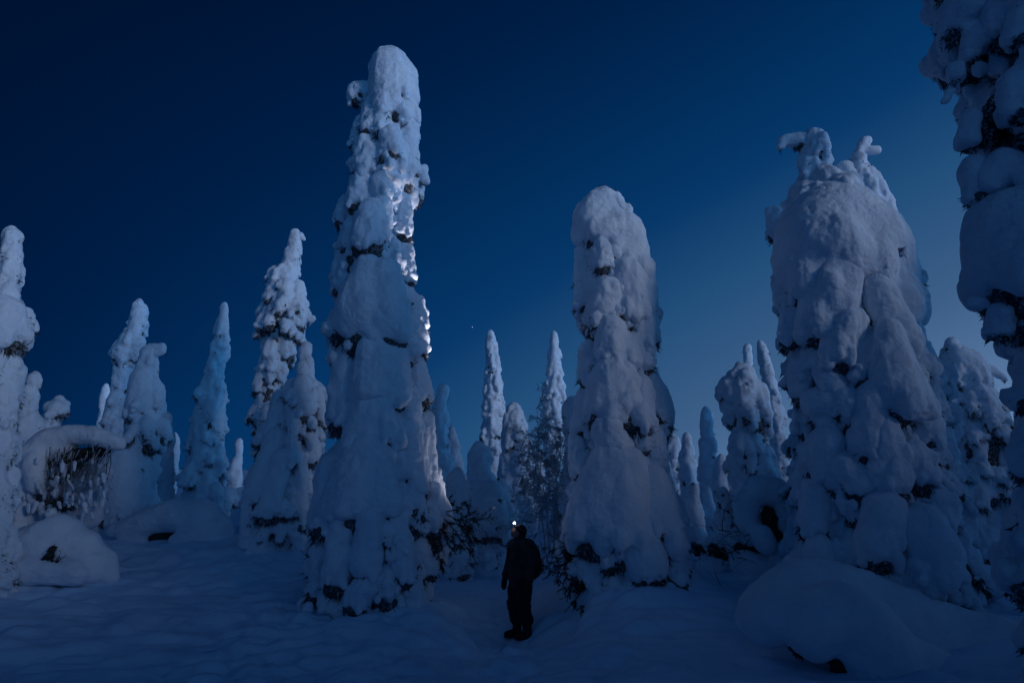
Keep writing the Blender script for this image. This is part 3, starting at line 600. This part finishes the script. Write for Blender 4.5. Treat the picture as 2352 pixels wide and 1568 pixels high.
# ------------------------------------------------------------------ bent and buried trees
def mound(label, Y, segs, dark=(), name='snowed_over_bush', cat='bush', seed=50, k=.12, vs=None, amp=.5, group='snowed over bushes', extra=None):
    px = Y / 683.0; vs = vs or max(.028, px * 1.6); rng = np.random.default_rng(seed)
    p0 = P(segs[0][0], segs[0][1], Y); root = thing(name, label, cat, (p0[0], Y, gz(p0[0], Y)), group=group); org = np.array(root.location)
    B = Blobs(k * .75)
    for (u0, v0, r0, u1, v1, r1, dy) in segs:
        a = P(u0, v0, Y + dy); b = P(u1, v1, Y + dy); B.chain(a, b, r0 * mpp(v0, Y) * .93, r1 * mpp(v1, Y) * .93, .4)
    V, Q = B.mesh(vs, -1.5); nr = vnormals(V, Q)
    V = V + nr * (fbm(V, .45, 2, seed) * .07 * amp + fbm(V, (.5, .5, .12), 2, seed + 4) * .02 * amp + fbm(V, .12, 2, seed + 1) * .014 * amp)[:, None]
    add_obj('snow_cover', mk_mesh('snow_cover', V - org, Q, M_SNOW), root)
    if dark:
        D = Blobs(.02)
        for (u0, v0, r0, u1, v1, r1, dy) in dark:
            a = P(u0, v0, Y + dy); b = P(u1, v1, Y + dy); D.chain(a, b, r0 * mpp(v0, Y), r1 * mpp(v1, Y), .35)
        V, Q = D.mesh(vs, -1.5); nr = vnormals(V, Q); V = V + nr * (fbm(V, .08, 2, seed + 8) * .04)[:, None]
        c = add_obj('crown', mk_mesh('crown', V - org, Q, M_NEEDLE), root)
        n = min(len(V) // 2, 2500); pk = rng.choice(len(V), n, replace=False)
        v1, t1 = sprigs(V[pk], nr[pk], .05, .010, .5, rng); add_obj('needle_tuft', mk_mesh('needle_tuft', v1 - org, t1, M_NEEDLE, False), c, 'stuff')
    return root, org

# ------------------------------------------------------------------ bare and needled boughs
def grow(start, dirv, length, rad, rng, levels=3, bend=.25, grav=-.05, nchild=5, segs_n=7, spread=.9, out=None, plane=None):
    out = [] if out is None else out
    p = np.array(start, float); d = np.array(dirv, float); d /= np.linalg.norm(d); st = length / segs_n; pts = [p]
    for i in range(segs_n):
        d = d + rng.normal(0, bend, 3) * .35 + np.array((0, 0, grav)); d /= np.linalg.norm(d)
        q = p + d * st; r0 = rad * (1 - i / segs_n * .75); r1 = rad * (1 - (i + 1) / segs_n * .75)
        out.append((p, q, r0, r1)); p = q; pts.append(p)
        if levels > 0 and i > 0:
            for c in range(rng.poisson(nchild / segs_n)):
                s = rng.normal(0, 1, 3); s -= d * s.dot(d); s /= np.linalg.norm(s)
                if plane is not None: s = s - plane * s.dot(plane) * .6
                dd = d * (1 - spread * .35) + s * spread
                grow(p, dd, length * rng.uniform(.3, .55), max(r1 * .6, rad * .22), rng, levels - 1, bend, grav, nchild * .8, max(3, segs_n - 2), spread, out, plane)
    return out
def seg_obj(nm, segs, org, mat, parent, sides=4, kind=None):
    V, Fq = tubes(segs, sides); return add_obj(nm, mk_mesh(nm, V - org, Fq, mat, True), parent, kind)
def needled(nm, segs, org, parent, rng, rmax=.006, ln=.035, per=7, wd=.004, mat=None, lab=None):
    br = seg_obj(nm, segs, org, M_TWIG, parent)
    if lab: br['label'] = lab
    thin = [s for s in segs if s[2] < rmax]
    A = np.array([s[0] for s in thin]); B_ = np.array([s[1] for s in thin])
    t = rng.random((len(thin), per, 1)); pp = (A[:, None] * (1 - t) + B_[:, None] * t).reshape(-1, 3)
    dd = np.repeat((B_ - A)[:, None], per, 1).reshape(-1, 3); dd /= np.maximum(np.linalg.norm(dd, axis=1, keepdims=True), 1e-6)
    nn = rng.normal(0, 1, pp.shape) * .7 + dd * .9; nn /= np.linalg.norm(nn, axis=1, keepdims=True)
    v, t_ = sprigs(pp, nn, ln, wd, .25, rng); add_obj('needle', mk_mesh('needle', v - org, t_, mat or M_NEEDLE, False), br, 'stuff')
    return br

rng = np.random.default_rng(77); orgA = np.array(tA.location); orgB = np.array(tB.location)
for (u, v, Y, du, dv, ln) in [(1010, 1180, 11.4, 1, .06, 1.0), (1020, 1195, 11.5, .95, -.02, .85), (1000, 1215, 11.3, .8, -.45, .85), (1015, 1190, 11.6, .9, .16, .9), (990, 1235, 11.4, .5, -.8, .6), (1010, 1210, 11.4, .75, -.6, .7), (1030, 1200, 11.5, .8, -.25, .7), (1020, 1190, 11.3, .7, -.5, .9), (1025, 1180, 11.3, .9, -.35, .9)]:
    sg = grow(P(u, v, Y), (du, -.1, dv), ln * .66, .009, rng, 2, .35, -.05, 6, 8, .6)
    needled('bough', sg, orgA, tA, rng, .012, .04, 4, .004, lab='dark bare bough sticking out of the snow on the right')
for (u, v, Y, du, dv, ln) in [(1325, 1262, 11.6, -.95, .30, .85), (1325, 1255, 11.7, -1, .12, .8), (1330, 1275, 11.5, -.9, -.1, .75), (1330, 1290, 11.6, -.7, -.5, .6), (1335, 1330, 11.6, -.8, -.25, .55),
                              (1345, 1350, 11.5, -.7, -.6, .45), (1350, 1370, 11.5, -.3, -.8, .3), (1325, 1300, 11.6, -.8, -.4, .7), (1400, 1310, 11.2, .1, -.9, .45), (1370, 1385, 11.3, .1, -.9, .25), (1320, 1280, 11.6, -.6, -.2, .5)]:
    sg = grow(P(u, v, Y), (du, -.1, dv), ln * .78, .010, rng, 2, .4, -.02, 7, 8, .7)
    needled('bough', sg, orgB, tB, rng, .012, .04, 4, .004, lab='dark needled bough reaching left near the ground')
for (u0, v0, r0, u1, v1, r1) in [(1322, 1240, 14, 1335, 1300, 20), (1340, 1330, 12, 1368, 1415, 12)]:
    D = Blobs(.02); D.chain(P(u0, v0, 11.75), P(u1, v1, 11.75), r0 * .0075, r1 * .0075); V, Q = D.mesh(.03); nr = vnormals(V, Q); V += nr * (fbm(V, .08, 2, 4) * .05)[:, None]
    c = add_obj('bare_bough_clump', mk_mesh('bare_bough_clump', V - orgB, Q, M_NEEDLE), tB); pk = rng.choice(len(V), min(1200, len(V)), replace=False)
    v1_, t1 = sprigs(V[pk], nr[pk], .12, .012, .5, rng); add_obj('needle', mk_mesh('needle', v1_ - orgB, t1, M_NEEDLE, False), c, 'stuff')

# arched snow-bent tree on the left with frosted hanging twigs
r_, og = mound('snow-bent tree forming a long low arch with hanging frosted twigs, on the left', 13.5,
 [(40, 1130, 32, 62, 1055, 28, 0), (62, 1055, 28, 105, 1012, 24, 0), (105, 1012, 24, 160, 998, 19, 0), (160, 998, 19, 225, 1003, 15, 0), (225, 1003, 15, 274, 1018, 7, -.05), (45, 1130, 32, 40, 1220, 40, 0), (80, 1060, 18, 84, 1120, 14, -.2), (60, 1120, 46, 150, 1115, 44, .55), (150, 1115, 44, 235, 1090, 26, .55), (120, 1180, 40, 200, 1180, 36, .5), (95, 1040, 22, 160, 1022, 14, .1)],
 dark=[(110, 1050, 16, 240, 1035, 10, .15), (120, 1090, 24, 180, 1080, 18, .3), (100, 1150, 14, 160, 1160, 12, .1)], name='snow_bent_tree', cat='tree', seed=51, k=.06, amp=.6, group='snow bent trees')
sg = []
for i in range(95):
    u = rng.uniform(95, 262); v = 1022 + rng.uniform(-6, 22) + (u - 180) ** 2 * .0004
    grow(P(u, v, 13.5 + rng.uniform(-.35, .3)), (rng.uniform(-.7, .3), rng.uniform(-.3, .3), -1), rng.uniform(.4, 1.15), .010, rng, 2, .5, -.12, 6, 6, .7, sg)
h = len(sg) * 6 // 10; random.Random(1).shuffle(sg)
seg_obj('frosted_twigs', sg[:h], og, M_RIME, r_, 3, 'stuff'); seg_obj('dark_twigs', sg[h:], og, M_TWIG, r_, 3, 'stuff')
Bl = Blobs(.008)
for i in range(210):
    u = rng.uniform(50, 250); v = rng.uniform(1050, 1185); q0 = P(u, v, 13.5 + rng.uniform(-.4, .1)); rf = rng.uniform(.018, .042)
    if rng.random() < .45 + .4 * (u < 150): Bl.chain(q0, q0 - (rng.uniform(-.08, .03), 0, rf * rng.uniform(2, 6)), rf, rf * .7)
V, Q = Bl.mesh(.026); add_obj('snow_lumps', mk_mesh('snow_lumps', V - og, Q, M_SNOW), r_)

mound('long low snow-covered log-like hump left of the middle, hollow beneath', 15.5,
 [(250, 1222, 8, 330, 1200, 22, 0), (330, 1200, 24, 400, 1182, 32, 0), (400, 1185, 34, 470, 1185, 36, 0), (470, 1188, 36, 500, 1215, 30, 0), (500, 1215, 30, 525, 1248, 14, -.1), (400, 1240, 9, 440, 1240, 10, -.3), (470, 1235, 20, 505, 1245, 16, -.2), (300, 1230, 20, 330, 1238, 16, .1)],
 dark=[(335, 1232, 12, 388, 1228, 14, .12), (430, 1222, 12, 452, 1232, 12, .0)], name='snow_bent_tree', cat='tree', seed=52, k=.07, amp=.6, group='snow bent trees')
r2_, og2 = mound('round snowed-over bush at the lower left with dark twigs in an opening at its foot', 12.2,
 [(-60, 1305, 40, 40, 1268, 48, 0), (40, 1268, 50, 120, 1240, 58, 0), (120, 1240, 58, 180, 1262, 50, 0), (180, 1262, 50, 228, 1300, 34, .1), (20, 1300, 40, 210, 1306, 36, -.1), (228, 1300, 30, 262, 1325, 16, .1), (60, 1312, 26, 180, 1318, 26, -.4)],
 dark=[(122, 1262, 3, 108, 1292, 6, -.44), (104, 1294, 5, 146, 1292, 3, -.46), (12, 1258, 3, 46, 1262, 3, -.40)], seed=53, k=.05, amp=.7)
sg = []
for i in range(12): grow(P(108 + rng.uniform(-10, 26), 1292, 11.68), (rng.uniform(-.4, 1.2), -.2, rng.uniform(.1, .8)), rng.uniform(.08, .2), .009, rng, 2, .5, 0, 4, 6, .7, sg)
seg_obj('dark_twigs', sg, og2, M_TWIG, r2_, 4, 'stuff')
# round arch on the right
r3_, og3 = mound('snow-bent sapling curled into a round hood with a dark hollow, before the flat-capped spruce', 12.6,
 [(1712, 1210, 18, 1712, 1160, 24, 0), (1712, 1160, 26, 1740, 1125, 28, 0), (1740, 1125, 30, 1785, 1125, 30, 0), (1785, 1130, 32, 1808, 1170, 26, 0), (1808, 1170, 26, 1806, 1215, 18, 0), (1725, 1190, 24, 1722, 1230, 24, .1), (1760, 1140, 28, 1760, 1150, 24, .3),
  (1748, 1228, 24, 1760, 1250, 22, -.25), (1790, 1270, 26, 1850, 1290, 26, 0), (1700, 1290, 26, 1760, 1310, 30, .1), (1720, 1330, 30, 1800, 1320, 30, .2), (1835, 1230, 26, 1840, 1290, 30, .2)],
 dark=[(1765, 1180, 16, 1762, 1215, 14, .05), (1775, 1180, 12, 1790, 1250, 12, .05), (1830, 1170, 10, 1826, 1230, 12, .2), (1745, 1205, 10, 1740, 1260, 10, .15), (1700, 1260, 10, 1740, 1270, 10, .3)], name='snow_bent_tree', cat='tree', seed=54, k=.05, amp=.45, group='snow bent trees')
# big foreground hump on the right
mound('big smooth hump of a snow-buried tree in the lower right corner, lobe over a hollow', 8.8,
 [(1760, 1400, 56, 1830, 1365, 62, 0), (1830, 1365, 62, 1930, 1375, 70, 0), (1930, 1378, 70, 2050, 1440, 80, .1), (2050, 1440, 85, 2200, 1500, 90, .3), (2200, 1500, 90, 2380, 1540, 110, .3),
  (1885, 1395, 36, 1868, 1470, 40, -.6), (1790, 1400, 50, 1800, 1425, 34, -.3), (1975, 1420, 50, 2030, 1520, 64, -.65), (1930, 1390, 40, 1960, 1420, 44, -.6), (2030, 1520, 64, 2150, 1570, 70, -.5), (1735, 1420, 34, 1760, 1440, 26, 0)],
 dark=[(1920, 1440, 22, 1935, 1520, 26, -.45), (1840, 1460, 20, 1830, 1490, 14, -.2)], name='snow_buried_tree', cat='tree', seed=55, k=.10, amp=.6, group='snow buried trees')
mound('low snow shelf at the foot of the big right spruce', 9.9, [(2080, 1400, 30, 2200, 1440, 44, 0), (2200, 1440, 44, 2300, 1500, 50, 0), (1990, 1375, 20, 2080, 1400, 30, 0), (1900, 1345, 20, 1990, 1375, 22, .1)], name='snow_drift', cat='snow drift', seed=56, amp=.4, group=None)
# frosted birch in the middle gap
pb = P(1262, 1245, 16); birch = thing('frosted_birch', 'bare birch covered in frost, its fine branches spreading in the middle gap', 'tree', (pb[0], 16, gz(pb[0], 16))); ob = np.array(birch.location)
sg = []; tr = []
for (u, du) in [(1262, -.10), (1275, .05), (1250, -.02), (1290, .12)]:
    s0 = P(u, 1270, 16 + rng.uniform(-.3, .3)); p = s0; d = np.array((du, 0, 1.0)); H = rng.uniform(2.6, 3.35); n = 14
    for i in range(n):
        d2 = d + rng.normal(0, .09, 3); q = p + d2 / np.linalg.norm(d2) * H / n; r0 = .022 * (1 - i / n * .8); tr.append((p, q, r0, r0 * .93)); p = q
        if i > 2:
            for c in range(3):
                s = rng.normal(0, 1, 3) * (1, .8, .35) + (-.25, 0, .1)
                grow(p, s, rng.uniform(.3, .95) * (1 if i < 11 else .6), .008, rng, 3, .6, -.06, 6, 6, .8, sg)
seg_obj('trunk', tr, ob, M_RIME, birch, 6)
random.Random(2).shuffle(sg); h = len(sg) * 9 // 10
seg_obj('frosted_twigs', [(a, b, r0 + .005, r1 + .005) for a, b, r0, r1 in sg[:h]], ob, M_RIME, birch, 3, 'stuff'); seg_obj('bare_twigs', sg[h:], ob, M_TWIG, birch, 3, 'stuff')
# bare bush right
pb = P(1690, 1300, 13); bush = thing('bare_bush', 'tangle of thin bare twigs poking from the snow before the flat-capped spruce', 'bush', (pb[0], 13, gz(pb[0], 13))); ob = np.array(bush.location)
sg = []
for i in range(26):
    grow(P(rng.uniform(1655, 1745), rng.uniform(1200, 1310), 12.6 + rng.uniform(-.3, .6)), (rng.uniform(-1.3, .3), rng.uniform(-.3, .3), rng.uniform(-.1, .6)), rng.uniform(.35, .95), .009, rng, 2, .45, .0, 5, 7, .7, sg)
grow(P(1655, 1345, 11.5), (-.35, 0, 1), .3, .006, rng, 1, .3, 0, 3, 5, .7, sg)
h = len(sg) * 2 // 3; random.Random(3).shuffle(sg)
seg_obj('bare_twigs', sg[:h], ob, M_TWIG, bush, 4, 'stuff'); seg_obj('frosted_twigs', sg[h:], ob, M_RIME, bush, 3, 'stuff')
for (lab, Y, segs, sd_) in [('low snow-laden bush under the bare twigs right of the helmet-topped spruce', 13.6, [(1640, 1250, 22, 1660, 1280, 26, 0), (1690, 1240, 26, 1680, 1290, 28, 0), (1620, 1290, 18, 1650, 1300, 24, -.1)], 60),
                            ('small snowy hummock right behind the foot of the helmet-topped spruce', 15, [(1590, 1230, 24, 1610, 1250, 30, 0)], 61)]:
    mound(lab, Y, segs, dark=[(segs[0][0], segs[0][1] + 14, 16, segs[0][0] + 20, segs[0][1] + 30, 16, -.1)], seed=sd_, k=.06, amp=1.2)
# ------------------------------------------------------------------ the hiker
M_JACKET = mat_new('jacket_fabric', (.016, .016, .019), .75, [(30, .4, .01)], (.03, .03, .036), 9)
M_TROUS = mat_new('trouser_fabric', (.008, .009, .011), .8, [(22, .5, .012)])
M_BOOT = mat_new('boot_leather', (.007, .006, .006), .55)
M_SKIN = mat_new('skin', (.30, .17, .12), .55)
M_BEANIE = mat_new('knit_wool', (.018, .016, .016), .9, [(90, .8, .004)])
M_PACK = mat_new('pack_nylon', (.007, .008, .010), .6, [(25, .4, .01)])
M_STRAP = mat_new('strap', (.05, .05, .055), .6)
M_GLOVE = mat_new('glove', (.010, .010, .011), .7)
M_LENS = mat_new('lamp_lens', (.9, .9, .9), .3, emis=(1, .95, .92), es=60)
pf = P(1196, 1462, 11.9); HX, HY = pf[0], 11.9; HZ = float(ground_z(HX, HY, True)[0]) - .03
FACE = R(128)                                      # local +y is forward
per = thing('person', 'person in dark winter clothes and beanie standing on the path, looking up, headlamp lit', 'person', (HX, HY, HZ), R(126))
def soft(nm, Bl, vs, mat, parent, amp=.0, sc=.08, lab=None):
    V, Q = Bl.mesh(vs); 
    if amp: V = V + vnormals(V, Q) * (fbm(V, (sc, sc, sc * .6), 2, 3) * amp)[:, None]
    o = add_obj(nm, mk_mesh(nm, V, Q, mat), parent)
    if lab: o['label'] = lab
    return o
A3 = lambda *a: np.array(a, float)
# joints (x right, y forward, z up), person 1.76 m
hipL, hipR = A3(-.10, 0, .92), A3(.10, 0, .92); kneL, kneR = A3(-.125, .035, .50), A3(.125, .03, .50); ankL, ankR = A3(-.14, -.02, .10), A3(.15, -.03, .10)
shL, shR = A3(-.20, -.02, 1.42), A3(.20, -.02, 1.42); elL, elR = A3(-.29, -.04, 1.14), A3(.30, -.02, 1.14); wrL, wrR = A3(-.31, .06, .90), A3(.34, .07, .90)
HC = A3(-.005, .045, 1.635)
# head frame: turned right towards the tree, tipped back
HT = Matrix.Rotation(R(-32), 3, 'Z') @ Matrix.Rotation(R(30), 3, 'X')
def hd(x, y, z): return HC + np.array(HT @ Vector((x, y, z)))
# body: one continuous figure
b = Blobs(.006)
b.chain(A3(0, 0, .95), A3(0, -.01, 1.15), .125, .115); b.chain(A3(0, -.01, 1.15), A3(0, -.01, 1.36), .12, .14); b.chain(shL, shR, .06, .06); b.chain(A3(0, -.02, 1.38), hd(0, -.03, -.07), .062, .055)
for h_, k_, a_, f_ in ((hipL, kneL, ankL, -1), (hipR, kneR, ankR, 1)):
    b.chain(h_, k_, .082, .055); b.chain(k_, a_, .055, .038); b.chain(a_ + A3(0, 0, -.04), a_ + A3(.02 * f_, .15, -.055), .036, .028)
hands = {}
for s_, e_, w_, f_ in ((shL, elL, wrL, -1), (shR, elR, wrR, 1)):
    b.chain(s_, e_, .050, .038); b.chain(e_, w_, .038, .026)
    pal = w_ + A3(0, .02, -.075); b.chain(w_, pal, .020, .022, .3, (.7, 1.1, 1))
    for fi, (yy, L_) in enumerate(((.034, .072), (.012, .082), (-.010, .076), (-.030, .060))):
        k0 = pal + A3(0, yy, -.02); k1 = k0 + A3(-f_ * .004, .006, -L_ * .5); k2 = k1 + A3(-f_ * .022, .010, -L_ * .5)
        b.chain(k0, k1, .0055, .005); b.chain(k1, k2, .005, .0035)
    t0 = w_ + A3(-f_ * .008, .030, -.035); t1 = t0 + A3(-f_ * .010, .030, -.040); b.chain(t0, t1, .007, .006); b.chain(t1, t1 + A3(-f_ * .004, .006, -.026), .006, .004)
    hands[f_] = (w_, pal)
b.ball(hd(0, -.005, .02), .092, (.84, 1.04, 1.08)); b.ball(hd(0, .03, -.045), .066, (.86, .95, 1.0)); b.ball(hd(0, .060, -.092), .028, (1.1, .9, .8))  # skull, jaw, chin
b.chain(hd(0, .088, .006), hd(0, .114, -.030), .010, .0135); b.ball(hd(0, .096, .024), .02, (1.8, .6, .6)); b.ball(hd(0, .088, -.058), .014, (1.5, .8, .6)); b.ball(hd(0, .087, -.072), .013, (1.4, .8, .6))
for s in (-1, 1):
    b.ball(hd(s * .045, .066, -.025), .022); b.ball(hd(s * .080, -.005, -.015), .022, (.45, .8, 1.2))
soft('body', b, .0095, M_SKIN, per)
eye = Blobs(.003); [eye.ball(hd(s * .031, .083, .004), .0105) for s in (-1, 1)]
soft('eyes', eye, .005, mat_new('eye', (.5, .5, .5), .2), per)
# jacket
j = Blobs(.02)
j.chain(A3(0, 0, .86), A3(0, .0, 1.12), .185, .175, .3, (1.12, .86, 1)); j.chain(A3(0, 0, 1.12), A3(0, -.005, 1.34), .175, .180, .3, (1.15, .85, 1)); j.chain(shL, shR, .088, .088, .3)
j.chain(A3(0, -.01, 1.40), A3(0, .005, 1.50), .13, .092, .3, (1.05, 1, 1))
for s_, e_, w_ in ((shL, elL, wrL), (shR, elR, wrR)):
    j.chain(s_, e_, .088, .068); j.chain(e_, w_ + (e_ - w_) * .08, .068, .050)
jk = soft('jacket', j, .014, M_JACKET, per, .009, .10)
col = Blobs(.01)
for i in range(18):
    t = i / 18 * 6.283; col.ball(A3(.082 * math.cos(t), .010 + .085 * math.sin(t), 1.515 + .012 * math.sin(t)), .026, (1, 1, 1.5))
soft('collar', col, .011, M_JACKET, jk, .004)
hm = Blobs(.01)
for i in range(26):
    t = i / 26 * 6.283; hm.ball(A3(.20 * math.cos(t), .152 * math.sin(t), .80 + .01 * math.sin(3 * t)), .022, (1, 1, 1.8))
soft('hem', hm, .012, M_JACKET, jk, .004)
zp = Blobs(.004); zp.chain(A3(0, .158, .84), A3(0, .158, 1.46), .006, .006, .8); soft('zip', zp, .006, M_STRAP, jk)
# trousers
t_ = Blobs(.02)
for h_, k_, a_ in ((hipL, kneL, ankL), (hipR, kneR, ankR)):
    t_.chain(h_ + A3(0, 0, -.02), k_, .125, .092); t_.chain(k_ + A3(0, .01, 0), a_ + A3(0, 0, .14), .094, .082)
    t_.ball(a_ + A3(0, 0, .17), .088, (1, 1, .6)); t_.ball(k_ + A3(0, .035, -.02), .07)
t_.chain(A3(-.05, 0, .88), A3(.05, 0, .88), .14, .14)
soft('trousers', t_, .014, M_TROUS, per, .012, .09)
for a_, f_ in ((ankL, -1), (ankR, 1)):
    bo = Blobs(.012); dirn = A3(.05 * f_, 1, 0) / 1.0
    bo.chain(a_ + A3(0, 0, .14), a_ + A3(0, -.01, -.02), .066, .056); bo.chain(a_ + A3(0, -.03, -.045), a_ + dirn * .17 + A3(0, 0, -.055), .052, .044, .3, (.95, 1, .9)); bo.ball(a_ + dirn * .19 + A3(0, 0, -.05), .044, (1, 1, .9))
    bt = soft('boot', bo, .011, M_BOOT, per)
    sl = Blobs(.006); sl.chain(a_ + A3(0, -.06, -.092), a_ + dirn * .19 + A3(0, 0, -.092), .052, .046, .3, (1, 1, .32)); soft('sole', sl, .010, M_BOOT, bt)
for f_, (w_, pal) in hands.items():
    g = Blobs(.006); g.chain(w_ + A3(0, -.01, .05), w_ + A3(0, 0, -.01), .046, .040); g.chain(w_, pal, .036, .040, .3, (.72, 1.1, 1))
    for yy, L_ in ((.036, .074), (.012, .084), (-.011, .078), (-.033, .062)):
        k0 = pal + A3(0, yy, -.02); k1 = k0 + A3(-f_ * .004, .006, -L_ * .5); k2 = k1 + A3(-f_ * .022, .010, -L_ * .5)
        g.chain(k0, k1, .0145, .0135); g.chain(k1, k2, .0135, .011)
    t0 = w_ + A3(-f_ * .008, .032, -.035); t1 = t0 + A3(-f_ * .012, .034, -.040); g.chain(t0, t1, .017, .014); g.chain(t1, t1 + A3(-f_ * .004, .006, -.030), .014, .012)
    soft('glove', g, .0075, M_GLOVE, per)
# beanie
bn = Blobs(.012)
bn.ball(hd(0, -.022, .045), .101, (.92, 1.06, .98)); bn.ball(hd(0, -.045, .0), .09, (.92, .9, 1.0))
be = soft('beanie', bn, .010, M_BEANIE, per, .003, .02)
bd = Blobs(.008)
for i in range(26):
    t = i / 26 * 6.283; bd.ball(hd(.088 * math.cos(t), -.018 + .103 * math.sin(t), .032 + .024 * math.sin(t)), .016, (1, 1, 1.3))
soft('folded_brim', bd, .010, M_BEANIE, be, .002, .02)
# headlamp (a thing of its own)
c_, s_n = math.cos(per.rotation_euler.z), math.sin(per.rotation_euler.z)
def W(p): return A3(HX + c_ * p[0] - s_n * p[1], HY + s_n * p[0] + c_ * p[1], HZ + p[2])
lampc = hd(0, .102, .072); lw = W(lampc)
hl = thing('headlamp', 'small lit headlamp strapped round the beanie of the standing person', 'headlamp', tuple(lw))
aim = P(958, 655, 11.6); ad = Vector(aim - lw).normalized()
hs = Blobs(.004)
for i in range(40):
    t = i / 40 * 6.283; hs.ball(W(hd(.094 * math.cos(t), -.020 + .113 * math.sin(t), .060 + .012 * math.sin(t))) - lw, .008, (1, 1, 1.5))
soft('strap', hs, .007, M_STRAP, hl)
hb = Blobs(.005); hb.chain(A3(0, 0, -.004), np.array(ad) * .014, .022, .021); hs2 = soft('housing', hb, .006, M_BOOT, hl)
le = Blobs(.003); le.ball(np.array(ad) * .036, .019, (1, 1, 1)); soft('lens', le, .005, M_LENS, hl)
for nm, en, an, bl in (('beam', 1700, 15, 1.0), ('flood', 42, 50, 1.0)):
    ld = bpy.data.lights.new('headlamp_' + nm, 'SPOT'); ld.energy = en; ld.spot_size = R(an); ld.spot_blend = bl; ld.shadow_soft_size = .02; ld.color = (1, .91, 1)
    lo_ = bpy.data.objects.new('headlamp_' + nm, ld); COL.objects.link(lo_); tgt = Vector(aim) if nm == 'beam' else Vector(P(1000, 1075, 11.6))
    dd = (tgt - Vector(lw)).normalized(); lo_.rotation_euler = (-dd).to_track_quat('Z', 'Y').to_euler(); lo_.parent = hl; lo_.location = ad * .065
# backpack
bp = thing('backpack', 'slim dark backpack on the back of the standing person', 'backpack', (HX, HY, HZ), per.rotation_euler.z)
k_ = Blobs(.018); k_.chain(A3(-.04, -.235, 1.00), A3(-.04, -.235, 1.34), .085, .085, .3); k_.chain(A3(.04, -.235, 1.00), A3(.04, -.235, 1.34), .085, .085, .3); k_.chain(A3(0, -.29, .99), A3(0, -.275, 1.25), .08, .07, .3, (1.3, .8, 1)); k_.ball(A3(0, -.23, 1.38), .09, (1.2, .9, .9))
soft('main_bag', k_, .013, M_PACK, bp, .005, .1)
k_ = Blobs(.008); k_.chain(A3(-.03, -.335, 1.02), A3(.03, -.335, 1.02), .05, .05, .3, (1, .5, 1.5)); soft('front_pocket', k_, .011, M_PACK, bp)
k_ = Blobs(.003)
for i in range(11):
    t = i / 10 * math.pi; k_.ball(A3(.035 * math.cos(t), -.20, 1.46 + .045 * math.sin(t)), .009)
soft('carry_loop', k_, .006, M_STRAP, bp)
for s in (-1, 1):
    k_ = Blobs(.004); pts = [A3(s * .09, -.16, 1.40), A3(s * .11, -.07, 1.515), A3(s * .12, .06, 1.49), A3(s * .125, .155, 1.36), A3(s * .14, .165, 1.20), A3(s * .19, .10, 1.08), A3(s * .20, -.05, 1.02), A3(s * .14, -.18, 1.0)]
    for a, c in zip(pts[:-1], pts[1:]): k_.chain(a, c, .013, .013, .8, (1.3, 1, 1))
    soft('shoulder_strap', k_, .009, M_PACK, bp)
# the single faint star
stc = P(1085, 751, 2500); 
sb = Blobs(.5); sb.ball((0, 0, 0), 1.6)
V, Q = sb.mesh(.8); st = add_obj('star', mk_mesh('star', V, Q, mat_new('star_light', (0, 0, 0), emis=(.6, .75, 1), es=.9))); st.location = stc
st['label'] = 'single faint star in the dusk sky above the middle gap'; st['category'] = 'star'
